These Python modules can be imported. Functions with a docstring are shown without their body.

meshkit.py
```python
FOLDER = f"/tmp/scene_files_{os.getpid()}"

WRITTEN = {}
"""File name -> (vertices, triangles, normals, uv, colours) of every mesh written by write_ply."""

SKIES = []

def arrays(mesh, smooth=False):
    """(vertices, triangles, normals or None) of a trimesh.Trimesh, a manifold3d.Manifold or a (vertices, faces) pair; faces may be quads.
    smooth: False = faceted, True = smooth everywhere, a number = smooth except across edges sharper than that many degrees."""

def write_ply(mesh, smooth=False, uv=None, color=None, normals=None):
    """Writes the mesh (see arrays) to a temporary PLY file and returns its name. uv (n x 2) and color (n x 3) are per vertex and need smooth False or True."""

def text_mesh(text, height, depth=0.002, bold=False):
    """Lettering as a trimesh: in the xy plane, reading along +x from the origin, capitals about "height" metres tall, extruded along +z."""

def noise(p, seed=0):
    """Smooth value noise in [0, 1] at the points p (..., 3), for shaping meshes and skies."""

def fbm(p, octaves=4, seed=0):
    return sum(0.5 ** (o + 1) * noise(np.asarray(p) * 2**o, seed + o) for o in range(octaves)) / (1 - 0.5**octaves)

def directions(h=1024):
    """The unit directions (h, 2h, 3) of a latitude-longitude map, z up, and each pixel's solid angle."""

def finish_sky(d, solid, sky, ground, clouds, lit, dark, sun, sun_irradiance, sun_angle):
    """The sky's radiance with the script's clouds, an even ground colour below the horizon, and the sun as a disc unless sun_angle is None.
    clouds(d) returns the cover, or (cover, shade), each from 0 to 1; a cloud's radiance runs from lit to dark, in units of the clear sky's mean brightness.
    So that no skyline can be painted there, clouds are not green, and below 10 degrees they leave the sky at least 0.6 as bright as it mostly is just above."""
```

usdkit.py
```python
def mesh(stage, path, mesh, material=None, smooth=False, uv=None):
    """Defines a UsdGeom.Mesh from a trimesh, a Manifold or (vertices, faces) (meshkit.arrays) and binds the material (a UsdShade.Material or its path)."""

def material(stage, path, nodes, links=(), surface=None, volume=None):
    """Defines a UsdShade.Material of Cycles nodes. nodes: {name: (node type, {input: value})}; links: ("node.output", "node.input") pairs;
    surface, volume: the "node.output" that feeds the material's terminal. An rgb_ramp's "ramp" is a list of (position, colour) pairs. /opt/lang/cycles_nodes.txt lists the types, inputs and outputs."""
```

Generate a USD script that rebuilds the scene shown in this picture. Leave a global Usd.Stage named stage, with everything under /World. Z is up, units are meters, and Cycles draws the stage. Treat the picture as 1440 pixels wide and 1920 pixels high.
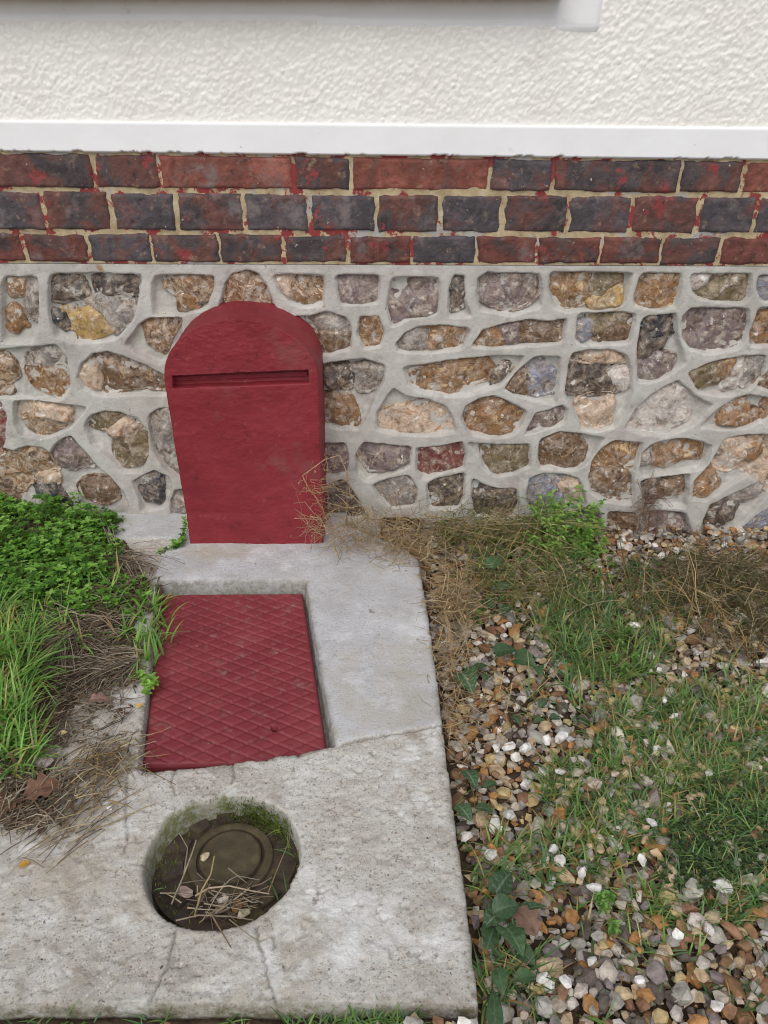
import math, random
import numpy as np
import trimesh, manifold3d as m3, usdkit
from meshkit import fbm, noise
from scipy import ndimage
from scipy.spatial import cKDTree
from PIL import Image, ImageDraw
from pxr import Usd, UsdGeom, UsdLux, UsdShade, Gf, Sdf, Vt

random.seed(7)
rng = np.random.default_rng(7)
stage = Usd.Stage.CreateInMemory()
UsdGeom.SetStageUpAxis(stage, UsdGeom.Tokens.z)
UsdGeom.SetStageMetersPerUnit(stage, 1.0)
UsdGeom.Xform.Define(stage, '/World')
UsdGeom.Scope.Define(stage, '/World/Looks')

# ------------------------------------------------------------------ camera, sky, sun, exposure
PITCH, FPX, CAM = math.radians(29.0), 1493.0, np.array([0.0, -1.585, 0.88])
cam = UsdGeom.Camera.Define(stage, '/World/camera')
cam.AddTranslateOp().Set(Gf.Vec3d(*CAM))
cam.AddRotateXOp().Set(90 - 29.0)
cam.CreateFocalLengthAttr(28.0)
cam.CreateHorizontalApertureAttr(28.0 * 1440 / FPX)
cam.CreateVerticalApertureAttr(28.0 * 1920 / FPX)
cam.CreateClippingRangeAttr(Gf.Vec2f(0.05, 200))
cam.CreateExposureAttr(0.84)

SUN = np.array([-0.12, -0.62, 0.78]); SUN /= np.linalg.norm(SUN)
sun = UsdLux.DistantLight.Define(stage, '/World/sun')
sun.CreateIntensityAttr(0.26)
sun.CreateAngleAttr(50.0)
sun.CreateColorAttr(Gf.Vec3f(1.0, 0.96, 0.90))
sun.GetPrim().CreateAttribute('inputs:normalize', Sdf.ValueTypeNames.Bool).Set(True)
sun.AddRotateXYZOp().Set(Gf.Vec3f(math.degrees(math.acos(SUN[2])), 0, math.degrees(math.atan2(SUN[0], -SUN[1]))))

dome = UsdLux.DomeLight.Define(stage, '/World/sky')
skym = usdkit.material(stage, '/World/Looks/overcast_sky', {
    'sky': ('sky_texture', {'sky_type': 'single_scattering', 'sun_disc': False, 'sun_elevation': math.asin(SUN[2]), 'sun_rotation': math.atan2(SUN[0], SUN[1])}),
    'bw': ('rgb_to_bw', {}),
    'tc': ('texture_coordinate', {}),
    'n': ('noise_texture', {'scale': 2.2, 'detail': 5.0, 'roughness': 0.55}),
    'cl': ('rgb_ramp', {'ramp': [(0.30, (0.86, 0.90, 0.98)), (0.70, (1.06, 1.06, 1.06))]}),
    'grey': ('mix', {'mix_type': 'multiply', 'fac': 1.0}),
    'm': ('mix', {'mix_type': 'mix', 'fac': 0.80}),
    'bg': ('background_shader', {'strength': 0.105}),
}, [('sky.color', 'bw.color'), ('tc.generated', 'n.vector'), ('n.fac', 'cl.fac'), ('bw.val', 'grey.color1'), ('cl.color', 'grey.color2'),
    ('sky.color', 'm.color1'), ('grey.color', 'm.color2'), ('m.color', 'bg.color')], surface='bg.background')
UsdShade.MaterialBindingAPI.Apply(dome.GetPrim()).Bind(skym)
dome.GetPrim().SetCustomDataByKey('kind', 'structure')

# ------------------------------------------------------------------ helpers
UP, FW = np.array([0, math.sin(PITCH), math.cos(PITCH)]), np.array([0, math.cos(PITCH), -math.sin(PITCH)])

def ray(u, v):
    return np.array([(u - 720) / FPX, 0, 0]) - (v - 960) / FPX * UP + FW

def wall_at(u, v, y=0.0):
    "the point of the plane y that stands at that place of the survey photograph"
    d = ray(u, v)
    return CAM + d * ((y - CAM[1]) / d[1])

def ground_at(u, v, z=0.0):
    d = ray(u, v)
    return CAM + d * ((z - CAM[2]) / d[2])

def wall_poly(pts, y=0.0):
    return np.array([wall_at(u, v, y)[[0, 2]] for u, v in pts])

def ground_poly(pts, z=0.0):
    return np.array([ground_at(u, v, z)[:2] for u, v in pts])

def C(r, g, b):
    return tuple(((c / 255) / 12.92 if c <= 10 else ((c / 255 + 0.055) / 1.055) ** 2.4) for c in (r, g, b))

used = {}
def numbered(parent, name):
    k = (parent, name); n = used.get(k, 0); used[k] = n + 1
    return name if n == 0 else f'{name}_{n:03d}'

origin = {}
def tag(p, label=None, category=None, group=None, kind=None):
    p = p.GetPrim() if hasattr(p, 'GetPrim') else p
    for k, v in (('label', label), ('category', category), ('group', group), ('kind', kind)):
        if v: p.SetCustomDataByKey(k, v)
    return p

def thing(name, loc, label=None, category=None, group=None, kind=None):
    path = '/World/' + numbered('/World', name)
    x = UsdGeom.Xform.Define(stage, path)
    x.AddTranslateOp().Set(Gf.Vec3d(*map(float, loc)))
    origin[path] = np.array(loc, float)
    tag(x, label, category, group, kind)
    return path

def part(name, mesh, mat, parent='/World', smooth=False, col=None, label=None, kind=None):
    path = parent + '/' + numbered(parent, name)
    o = origin.get(parent, np.zeros(3)); origin[path] = o if parent != '/World' else np.zeros(3)
    if hasattr(mesh, 'vertices'):
        v, f = np.array(mesh.vertices), np.array(mesh.faces)
    else:
        v, f = np.asarray(mesh[0], float), np.asarray(mesh[1], int)
    top = len(path.split('/')) <= 4
    m = usdkit.mesh(stage, path, (v - (o if parent != '/World' else 0), f), mat, smooth=smooth)
    if parent != '/World': origin[path] = o
    if col is not None:
        UsdGeom.PrimvarsAPI(m).CreatePrimvar('tint', Sdf.ValueTypeNames.Color3fArray, 'vertex').Set(Vt.Vec3fArray.FromNumpy(np.asarray(col, np.float32)))
    tag(m, label, None, None, kind)
    return path

def chaikin(p, n=2):
    p = np.asarray(p, float)
    for _ in range(n):
        q = np.roll(p, -1, 0)
        p = np.stack([p * 0.75 + q * 0.25, p * 0.25 + q * 0.75], 1).reshape(-1, 2)
    return p

def soft(p, k=0.16):
    "rounds the corners of an outline a little"
    q, r = np.roll(p, -1, 0), np.roll(p, 1, 0)
    a, b = p + (r - p) * k, p + (q - p) * k
    p = np.stack([a, p * 0.6 + (a + b) * 0.2, b], 1).reshape(-1, 2)
    return p

class SDF2:
    "signed distance, positive inside, to a set of polygons, from a fine raster"
    def __init__(self, polys, lo, hi, res=0.0008):
        self.lo, self.res = np.array(lo), res
        w, h = (np.ceil((np.array(hi) - lo) / res).astype(int) + 1)
        im = Image.new('1', (int(w), int(h))); d = ImageDraw.Draw(im)
        for p in polys:
            d.polygon([tuple(x) for x in (np.asarray(p) - lo) / res], fill=1)
        a = np.asarray(im)
        self.a = ((ndimage.distance_transform_edt(a) - ndimage.distance_transform_edt(~a)) * res).astype(np.float32)
    def __call__(self, x, y):
        return ndimage.map_coordinates(self.a, [(np.asarray(y) - self.lo[1]) / self.res, (np.asarray(x) - self.lo[0]) / self.res], order=1, mode='nearest')

def step(a, b, x):
    t = np.clip((np.asarray(x, float) - a) / (b - a), 0, 1)
    return t * t * (3 - 2 * t)

def grid_faces(nx, ny, keep=None):
    i = np.arange(nx * ny).reshape(ny, nx)
    q = np.stack([i[:-1, :-1], i[:-1, 1:], i[1:, 1:], i[1:, :-1]], -1).reshape(-1, 4)
    if keep is not None:
        q = q[keep.ravel()[q].any(1)]
    return np.vstack([q[:, [0, 1, 2]], q[:, [0, 2, 3]]])

def compact(v, f):
    u, inv = np.unique(f, return_inverse=True)
    return v[u], inv.reshape(f.shape)

def n2(x, y, s, seed=0, o=4, third=0.37):
    return fbm(np.stack([x * s, y * s, np.full_like(x, third + seed * 1.7)], -1), o, seed) - 0.5

def wall_patch(poly, res, height, margin=0.003, keep=-0.002):
    "relief standing out of the wall plane (towards -y) over a polygon of the wall"
    lo, hi = poly.min(0) - margin, poly.max(0) + margin
    s = SDF2([poly], lo, hi)
    nx, nz = (np.ceil((hi - lo) / res).astype(int) + 1)
    x, z = np.meshgrid(lo[0] + np.arange(nx) * res, lo[1] + np.arange(nz) * res)
    d = s(x, z)
    h = height(x, z, d)
    v = np.stack([x, -h, z], -1).reshape(-1, 3)
    return compact(v, grid_faces(nx, nz, d > keep))

class Bits:
    "collects many small shapes with a colour each into one mesh"
    def __init__(self): self.v, self.f, self.c, self.n = [], [], [], 0
    def add(self, v, f, c):
        v = np.asarray(v, float); self.v.append(v); self.f.append(np.asarray(f, int) + self.n); self.n += len(v)
        c = np.asarray(c, float); self.c.append(np.broadcast_to(c, v.shape) if c.ndim == 1 else c)
    def tube(self, pts, r, c, taper=0.5, sides=3):
        p = np.asarray(pts, float); n = len(p)
        t = np.gradient(p, axis=0); t /= np.linalg.norm(t, axis=1, keepdims=True) + 1e-9
        a = np.cross(t, [0.31, 0.22, 0.92]); a /= np.linalg.norm(a, axis=1, keepdims=True) + 1e-9
        b = np.cross(t, a)
        rr = r * np.linspace(1, taper, n)[:, None]
        ang = [2 * math.pi * k / sides for k in range(sides)]
        v = np.stack([p + rr * (math.cos(w) * a + math.sin(w) * b) for w in ang], 1).reshape(-1, 3)
        f = []
        for i in range(n - 1):
            for k in range(sides):
                q, w = i * sides + k, i * sides + (k + 1) % sides
                f += [(q, w, w + sides), (q, w + sides, q + sides)]
        self.add(v, f, c)
    def blade(self, p, az, length, width, lean, curl, c, tipc=None, seg=5, fold=0.25):
        "a grass blade: starts up, leans over; lean is the angle from vertical at the root, curl what it gains"
        t = np.linspace(0, 1, seg + 1)
        th = lean + curl * t
        ds = length / seg
        hx = np.concatenate([[0], np.cumsum(np.sin(th[:-1]) * ds)]); hz = np.concatenate([[0], np.cumsum(np.cos(th[:-1]) * ds)])
        d, s = np.array([math.cos(az), math.sin(az), 0]), np.array([-math.sin(az), math.cos(az), 0])
        mid = np.asarray(p) + hx[:, None] * d + hz[:, None] * [0, 0, 1]
        w = width * 0.5 * np.where(t < 0.15, 0.6 + t * 2.6, 1 - ((t - 0.15) / 0.85) ** 1.8)
        w = np.maximum(w, width * 0.04)[:, None]
        nrm = np.stack([-np.cos(th) * d[0], -np.cos(th) * d[1], np.sin(th)], -1)
        v = np.stack([mid - w * s + fold * w * nrm, mid, mid + w * s + fold * w * nrm], 1).reshape(-1, 3)
        f = []
        for i in range(seg):
            for k in (0, 1):
                q = i * 3 + k
                f += [(q, q + 1, q + 4), (q, q + 4, q + 3)]
        c = np.asarray(c); tipc = c * 1.15 if tipc is None else np.asarray(tipc)
        self.add(v, f, np.repeat(c + (tipc - c) * t[:, None] ** 1.5, 3, 0))
    def leaf(self, p, az, tilt, length, width, c, fold=0.3, bend=0.5):
        "a small pointed leaf of 6 triangles"
        d = np.array([math.cos(az) * math.cos(tilt), math.sin(az) * math.cos(tilt), math.sin(tilt)])
        s = np.array([-math.sin(az), math.cos(az), 0]); n = np.cross(d, s)
        P = lambda a, b, e: np.asarray(p) + d * a * length + s * b * width + n * e * width
        k = -bend
        v = [P(0, 0, 0), P(0.38, 0.5, fold), P(0.38, -0.5, fold), P(0.45, 0, 0), P(0.78, 0.34, fold * .7 + k * .3), P(0.78, -0.34, fold * .7 + k * .3), P(1, 0, k)]
        f = [(0, 3, 1), (0, 2, 3), (1, 3, 4), (2, 5, 3), (3, 6, 4), (3, 5, 6)]
        self.add(v, f, c)
    def mesh(self):
        return (np.vstack(self.v), np.vstack(self.f)), np.clip(np.vstack(self.c), 0, 1)

def merged(*bits):
    b = Bits()
    for x in bits: b.add(*x)
    return b

# ------------------------------------------------------------------ materials
def mat(name, nodes, links, surface='p.BSDF'):
    return usdkit.material(stage, '/World/Looks/' + name, nodes, links, surface=surface)

def rough_mat(name, ramp, scale=20, detail=8.0, rough=0.9, bump=0.4, bump_scale=250, bump_dist=0.002, spots=None, stains=(), spec=0.3, distortion=0.0, big=None):
    """a mineral surface: a ramp over noise of the place, optional big-scale multiply, speckles and stains.
    stains: (colour, noise scale, threshold lo, hi, seed)"""
    nodes = {'g': ('geometry', {}),
             'n': ('noise_texture', {'scale': float(scale), 'detail': detail, 'roughness': 0.62, 'distortion': distortion}),
             'r': ('rgb_ramp', {'ramp': ramp}),
             'b': ('noise_texture', {'scale': float(bump_scale), 'detail': 5.0, 'roughness': 0.65}),
             'bm': ('bump', {'strength': bump, 'distance': bump_dist}),
             'p': ('principled_bsdf', {'roughness': rough, 'specular_ior_level': spec})}
    links = [('g.position', 'n.vector'), ('n.fac', 'r.fac'), ('g.position', 'b.vector'), ('b.fac', 'bm.height'), ('bm.normal', 'p.normal')]
    last = 'r.color'
    if big:
        bs, lo, hi = big
        nodes['bn'] = ('noise_texture', {'scale': float(bs), 'detail': 3.0}); nodes['br'] = ('rgb_ramp', {'ramp': [(0.3, (lo,) * 3), (0.7, (hi,) * 3)]})
        nodes['bx'] = ('mix', {'mix_type': 'multiply', 'fac': 1.0})
        links += [('g.position', 'bn.vector'), ('bn.fac', 'br.fac'), (last, 'bx.color1'), ('br.color', 'bx.color2')]; last = 'bx.color'
    if spots:
        for k, (c, sc, thr) in enumerate(spots):
            nodes[f'v{k}'] = ('voronoi_texture', {'scale': float(sc), 'feature': 'f1', 'randomness': 1.0})
            nodes[f'vr{k}'] = ('rgb_ramp', {'ramp': [(thr * 0.7, (1, 1, 1)), (thr, (0, 0, 0))]})
            nodes[f'vs{k}'] = ('separate_color', {'color_type': 'rgb'})
            nodes[f'vt{k}'] = ('math', {'math_type': 'greater_than', 'value2': 0.55})
            nodes[f'vm{k}'] = ('math', {'math_type': 'multiply'})
            nodes[f'vx{k}'] = ('mix', {'mix_type': 'mix', 'color2': c})
            links += [('g.position', f'v{k}.vector'), (f'v{k}.distance', f'vr{k}.fac'), (f'v{k}.color', f'vs{k}.color'), (f'vs{k}.r', f'vt{k}.value1'),
                      (f'vr{k}.color', f'vm{k}.value1'), (f'vt{k}.value', f'vm{k}.value2'), (f'vm{k}.value', f'vx{k}.fac'), (last, f'vx{k}.color1')]
            last = f'vx{k}.color'
    for k, (c, sc, lo, hi, sd) in enumerate(stains):
        nodes[f'sm{k}'] = ('mapping', {'mapping_type': 'point', 'location': (sd * 1.3, sd * 0.7, sd * 2.1)})
        nodes[f's{k}'] = ('noise_texture', {'scale': float(sc), 'detail': 7.0, 'roughness': 0.66})
        nodes[f'sr{k}'] = ('rgb_ramp', {'ramp': [(lo, (0, 0, 0)), (hi, (1, 1, 1))]})
        nodes[f'sx{k}'] = ('mix', {'mix_type': 'mix', 'color2': c})
        links += [('g.position', f'sm{k}.vector'), (f'sm{k}.vector', f's{k}.vector'), (f's{k}.fac', f'sr{k}.fac'), (f'sr{k}.color', f'sx{k}.fac'), (last, f'sx{k}.color1')]
        last = f'sx{k}.color'
    links.append((last, 'p.base_color'))
    return mat(name, nodes, links)

def tint_mat(name, rough=0.6, trans=0.0, spec=0.4, jitter=0.25, scale=120.0, bump=0.0):
    "colour carried by the mesh, broken up by a little noise"
    nodes = {'a': ('attribute', {'attribute': 'tint'}), 'g': ('geometry', {}),
             'n': ('noise_texture', {'scale': scale, 'detail': 5.0, 'roughness': 0.65}),
             'r': ('rgb_ramp', {'ramp': [(0.3, (1 - jitter,) * 3), (0.7, (1 + jitter,) * 3)]}),
             'x': ('mix', {'mix_type': 'multiply', 'fac': 1.0}),
             'bm': ('bump', {'strength': bump, 'distance': 0.003}),
             'p': ('principled_bsdf', {'roughness': rough, 'specular_ior_level': spec})}
    links = [('g.position', 'n.vector'), ('n.fac', 'r.fac'), ('a.color', 'x.color1'), ('r.color', 'x.color2'), ('x.color', 'p.base_color')]
    if bump: links += [('n.fac', 'bm.height'), ('bm.normal', 'p.normal')]
    surf = 'p.BSDF'
    if trans:
        nodes['t'] = ('translucent_bsdf', {}); nodes['mx'] = ('mix_closure', {'fac': trans})
        links += [('x.color', 't.color'), ('p.BSDF', 'mx.closure1'), ('t.BSDF', 'mx.closure2')]; surf = 'mx.closure'
    return mat(name, nodes, links, surf)

MORTAR = C(182, 178, 169)
M = {}
M['plaster'] = rough_mat('roughcast_plaster', [(0.3, C(226, 222, 214)), (0.7, C(238, 235, 229))], scale=6, rough=0.95, bump=0.25, bump_scale=420, spec=0.15,
                         stains=[(C(205, 198, 186), 9, 0.60, 0.85, 3)])
M['smooth_plaster'] = rough_mat('smooth_plaster', [(0.3, C(226, 225, 224)), (0.7, C(238, 237, 237))], scale=5, rough=0.85, bump=0.2, bump_scale=140, spec=0.15,
                                stains=[(C(196, 193, 188), 16, 0.64, 0.80, 5), (C(150, 146, 138), 60, 0.70, 0.745, 8)])
M['sill'] = rough_mat('terracotta_sill', [(0.3, C(212, 202, 188)), (0.7, C(226, 218, 206))], scale=12, rough=0.85, bump=0.2)
M['pointing'] = rough_mat('grey_pointing', [(0.28, C(168, 163, 156)), (0.5, C(186, 182, 174)), (0.74, C(197, 194, 188))], scale=9, rough=0.95, bump=0.9, bump_scale=210, bump_dist=0.0020, spec=0.12, big=(45, 0.88, 1.08),
                          stains=[(C(128, 118, 108), 130, 0.655, 0.69, 31), (C(206, 203, 198), 95, 0.65, 0.70, 37), (C(146, 140, 134), 24, 0.58, 0.74, 41), (C(172, 158, 155), 16, 0.55, 0.80, 2), (C(150, 118, 70), 22, 0.67, 0.76, 9), (C(196, 202, 210), 19, 0.66, 0.80, 6)])
M['brick_mortar'] = rough_mat('cream_brick_mortar', [(0.3, C(150, 130, 102)), (0.55, C(186, 168, 134)), (0.75, C(200, 188, 164))], scale=40, rough=0.95, bump=0.8, bump_scale=300,
                              stains=[(C(138, 62, 60), 19, 0.54, 0.56, 4), (C(170, 166, 160), 13, 0.57, 0.61, 8), (C(70, 62, 58), 60, 0.66, 0.72, 12)])

PAINT = C(134, 62, 62)
def brick_mat(name, dark, red, balance, paint):
    "weathered brick: burnt dark face and red body in patches, old red paint, lime specks"
    b = balance
    return rough_mat(name, [(b - 0.12, dark), (b - 0.04, tuple(np.array(dark) * 1.5)), (b + 0.02, tuple(np.array(red) * 0.72)), (b + 0.12, red), (b + 0.24, tuple(np.array(red) * 1.25 + 0.01))],
                     scale=13, detail=11.0, rough=0.78, bump=1.0, bump_scale=170, bump_dist=0.0022, spec=0.3, distortion=0.9, big=(60, 0.80, 1.20),
                     stains=[(PAINT, 19, paint - 0.01, paint + 0.02, 11), (C(58, 52, 52), 48, 0.60, 0.68, 29), (C(186, 178, 170), 95, 0.66, 0.69, 15), (C(140, 118, 98), 50, 0.60, 0.72, 21), (C(120, 110, 108), 16, 0.56, 0.70, 33)])
BR = {'r': brick_mat('red_brown_brick', C(68, 54, 52), C(112, 68, 60), 0.46, 0.625),
      'o': brick_mat('orange_red_brick', C(92, 60, 54), C(134, 80, 68), 0.42, 0.625),
      'd': brick_mat('blue_black_brick', C(72, 66, 69), C(110, 82, 79), 0.56, 0.635),
      'm': brick_mat('mottled_brick', C(66, 58, 58), C(112, 76, 69), 0.52, 0.60)}

def flint_mat(name, cols, gloss=0.40, smear=0.59, white=0.63):
    "broken flint: bands of its own colours, a mottle of cream, rust and dark, lime smears left by the mason"
    n = len(cols); ramp = []
    for i, c in enumerate(cols):
        a, b = 0.32 + 0.36 * i / n, 0.32 + 0.36 * (i + 1) / n
        ramp += [(a + 0.012, C(*c)), (b - 0.012, C(*[min(255, x * 1.08) for x in c]))]
    nodes = {'g': ('geometry', {}),
             'n': ('noise_texture', {'scale': 30.0, 'detail': 10.0, 'roughness': 0.6, 'distortion': 1.3}), 'r': ('rgb_ramp', {'ramp': ramp}),
             'm': ('mapping', {'mapping_type': 'point', 'location': (3.1, 1.7, 5.3)}),
             'n2': ('noise_texture', {'scale': 52.0, 'detail': 10.0, 'roughness': 0.66, 'distortion': 0.8}),
             'r2': ('rgb_ramp', {'ramp': [(0.30, C(46, 38, 34)), (0.40, C(78, 62, 50)), (0.44, C(122, 98, 76)), (0.48, C(126, 112, 100)), (0.52, C(180, 162, 142)), (0.57, C(150, 134, 122)), (0.60, C(206, 192, 176)), (0.70, C(220, 213, 205))]}),
             'm3': ('mapping', {'mapping_type': 'point', 'location': (7.7, 2.9, 0.4)}),
             'n3': ('noise_texture', {'scale': 38.0, 'detail': 7.0, 'roughness': 0.7}), 'r3': ('rgb_ramp', {'ramp': [(0.43, (0.04,) * 3), (0.60, (0.75,) * 3)]}),
             'x': ('mix', {'mix_type': 'mix'}),
             'b': ('noise_texture', {'scale': 120.0, 'detail': 7.0, 'roughness': 0.62}), 'bm': ('bump', {'strength': 0.9, 'distance': 0.004}),
             'gr': ('rgb_ramp', {'ramp': [(0.35, (gloss - 0.12,) * 3), (0.65, (min(0.9, gloss + 0.3),) * 3)]}),
             'p': ('principled_bsdf', {'specular_ior_level': 0.5})}
    links = [('g.position', 'n.vector'), ('n.fac', 'r.fac'), ('g.position', 'm.vector'), ('m.vector', 'n2.vector'), ('n2.fac', 'r2.fac'), ('g.position', 'm3.vector'), ('m3.vector', 'n3.vector'), ('n3.fac', 'r3.fac'),
             ('r3.color', 'x.fac'), ('r.color', 'x.color1'), ('r2.color', 'x.color2'), ('g.position', 'b.vector'), ('b.fac', 'bm.height'), ('bm.normal', 'p.normal'), ('n3.fac', 'gr.fac'), ('gr.color', 'p.roughness')]
    last = 'x.color'
    for k, (c, sc, lo, hi, sd) in enumerate([(C(208, 200, 192), 55, white, white + 0.025, 5), (C(174, 167, 158), 33, smear, smear + 0.03, 13)]):
        nodes[f'sm{k}'] = ('mapping', {'mapping_type': 'point', 'location': (sd * 1.3, sd * 0.7, sd * 2.1)})
        nodes[f's{k}'] = ('noise_texture', {'scale': float(sc), 'detail': 9.0, 'roughness': 0.66})
        nodes[f'sr{k}'] = ('rgb_ramp', {'ramp': [(lo, (0, 0, 0)), (hi, (1, 1, 1))]}); nodes[f'sx{k}'] = ('mix', {'mix_type': 'mix', 'color2': c})
        links += [('g.position', f'sm{k}.vector'), (f'sm{k}.vector', f's{k}.vector'), (f's{k}.fac', f'sr{k}.fac'), (f'sr{k}.color', f'sx{k}.fac'), (last, f'sx{k}.color1')]
        last = f'sx{k}.color'
    links.append((last, 'p.base_color'))
    return mat(name, nodes, links)
FL = {'br': flint_mat('brown_flint', [(70, 52, 40), (112, 84, 58), (94, 70, 50), (150, 122, 90)]),
      'or': flint_mat('orange_flint', [(92, 66, 44), (146, 106, 66), (128, 94, 62), (190, 160, 120)]),
      'ye': flint_mat('yellow_flint', [(160, 126, 72), (178, 146, 86), (170, 136, 76), (208, 188, 152)], smear=0.64, white=0.62),
      'dk': flint_mat('dark_flint', [(48, 44, 46), (78, 66, 58), (60, 54, 52), (122, 104, 84)]),
      'bk': flint_mat('black_flint', [(28, 30, 36), (42, 45, 52), (34, 36, 42), (74, 74, 76)], gloss=0.3, smear=0.68),
      'pu': flint_mat('purple_grey_flint', [(92, 78, 78), (124, 108, 106), (108, 94, 94), (158, 146, 142)]),
      'gr': flint_mat('grey_flint', [(108, 102, 98), (142, 136, 130), (126, 120, 114), (172, 166, 158)], gloss=0.6, smear=0.55),
      'cr': flint_mat('cream_flint', [(166, 128, 100), (200, 176, 154), (186, 160, 136), (222, 208, 194)], gloss=0.6),
      'pa': flint_mat('pale_flint', [(182, 168, 158), (200, 192, 186), (190, 180, 172), (216, 211, 206)], gloss=0.6, smear=0.75),
      'bl': flint_mat('blue_grey_flint', [(108, 102, 106), (130, 132, 146), (118, 118, 130), (158, 158, 166)]),
      'rd': flint_mat('dark_red_stone', [(88, 40, 40), (116, 54, 50), (100, 46, 44), (150, 104, 92)], gloss=0.6),
      'ol': flint_mat('olive_brown_flint', [(84, 72, 52), (112, 96, 66), (98, 84, 60), (140, 124, 94)], smear=0.68),
      'mx': flint_mat('mixed_flint', [(84, 62, 46), (164, 140, 116), (128, 92, 56), (192, 174, 152)], smear=0.58)}

M['red_paint'] = rough_mat('dark_red_paint', [(0.25, C(114, 32, 40)), (0.5, C(128, 38, 46)), (0.75, C(140, 50, 56))], scale=9, detail=9.0, rough=0.62, bump=0.9, bump_scale=90, bump_dist=0.0025, spec=0.35,
                           stains=[(C(152, 74, 78), 50, 0.60, 0.74, 3), (C(90, 24, 32), 30, 0.60, 0.74, 7), (C(186, 160, 156), 170, 0.715, 0.735, 9), (C(120, 72, 70), 6, 0.58, 0.75, 12)])
M['red_plate'] = rough_mat('worn_red_plate_paint', [(0.25, C(112, 38, 45)), (0.5, C(126, 47, 54)), (0.75, C(138, 60, 66))], scale=13, detail=9.0, rough=0.58, bump=0.3, bump_scale=300, bump_dist=0.001, spec=0.45,
                           stains=[(C(134, 92, 90), 40, 0.57, 0.74, 3), (C(96, 50, 48), 34, 0.61, 0.72, 6), (C(176, 52, 48), 30, 0.70, 0.72, 9), (C(120, 104, 92), 80, 0.64, 0.72, 14)])
M['black_hole'] = rough_mat('dark_void', [(0.3, (0.008, 0.007, 0.006)), (0.7, (0.015, 0.013, 0.011))], rough=0.95)
M['iron'] = rough_mat('brown_cast_cover', [(0.3, C(46, 38, 35)), (0.5, C(64, 54, 47)), (0.7, C(88, 76, 64))], scale=30, rough=0.62, bump=0.6, bump_scale=300, bump_dist=0.001,
                      stains=[(C(92, 84, 52), 22, 0.52, 0.70, 4), (C(140, 132, 120), 60, 0.68, 0.74, 8)])
M['iron_olive'] = rough_mat('mossy_cast_boss', [(0.3, C(58, 51, 40)), (0.5, C(78, 70, 52)), (0.7, C(100, 91, 68))], scale=30, rough=0.7, bump=0.6, bump_scale=300, bump_dist=0.001,
                            stains=[(C(92, 66, 48), 26, 0.60, 0.74, 4)])
M['soil'] = rough_mat('dark_soil', [(0.3, C(64, 54, 45)), (0.5, C(88, 74, 61)), (0.7, C(116, 100, 84))], scale=50, rough=1.0, bump=1.0, bump_scale=160, bump_dist=0.004, spec=0.1,
                      stains=[(C(60, 62, 38), 12, 0.58, 0.70, 4)])
M['pebble'] = tint_mat('pebble_stone', rough=0.62, jitter=0.42, scale=95.0, bump=0.6, spec=0.35)
M['green'] = tint_mat('living_leaf', rough=0.5, trans=0.30, jitter=0.2, spec=0.4)
M['dry'] = tint_mat('dry_stem', rough=0.8, trans=0.12, jitter=0.25, spec=0.2)
M['moss'] = tint_mat('moss_tuft', rough=0.95, trans=0.2, jitter=0.3, spec=0.1)

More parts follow.
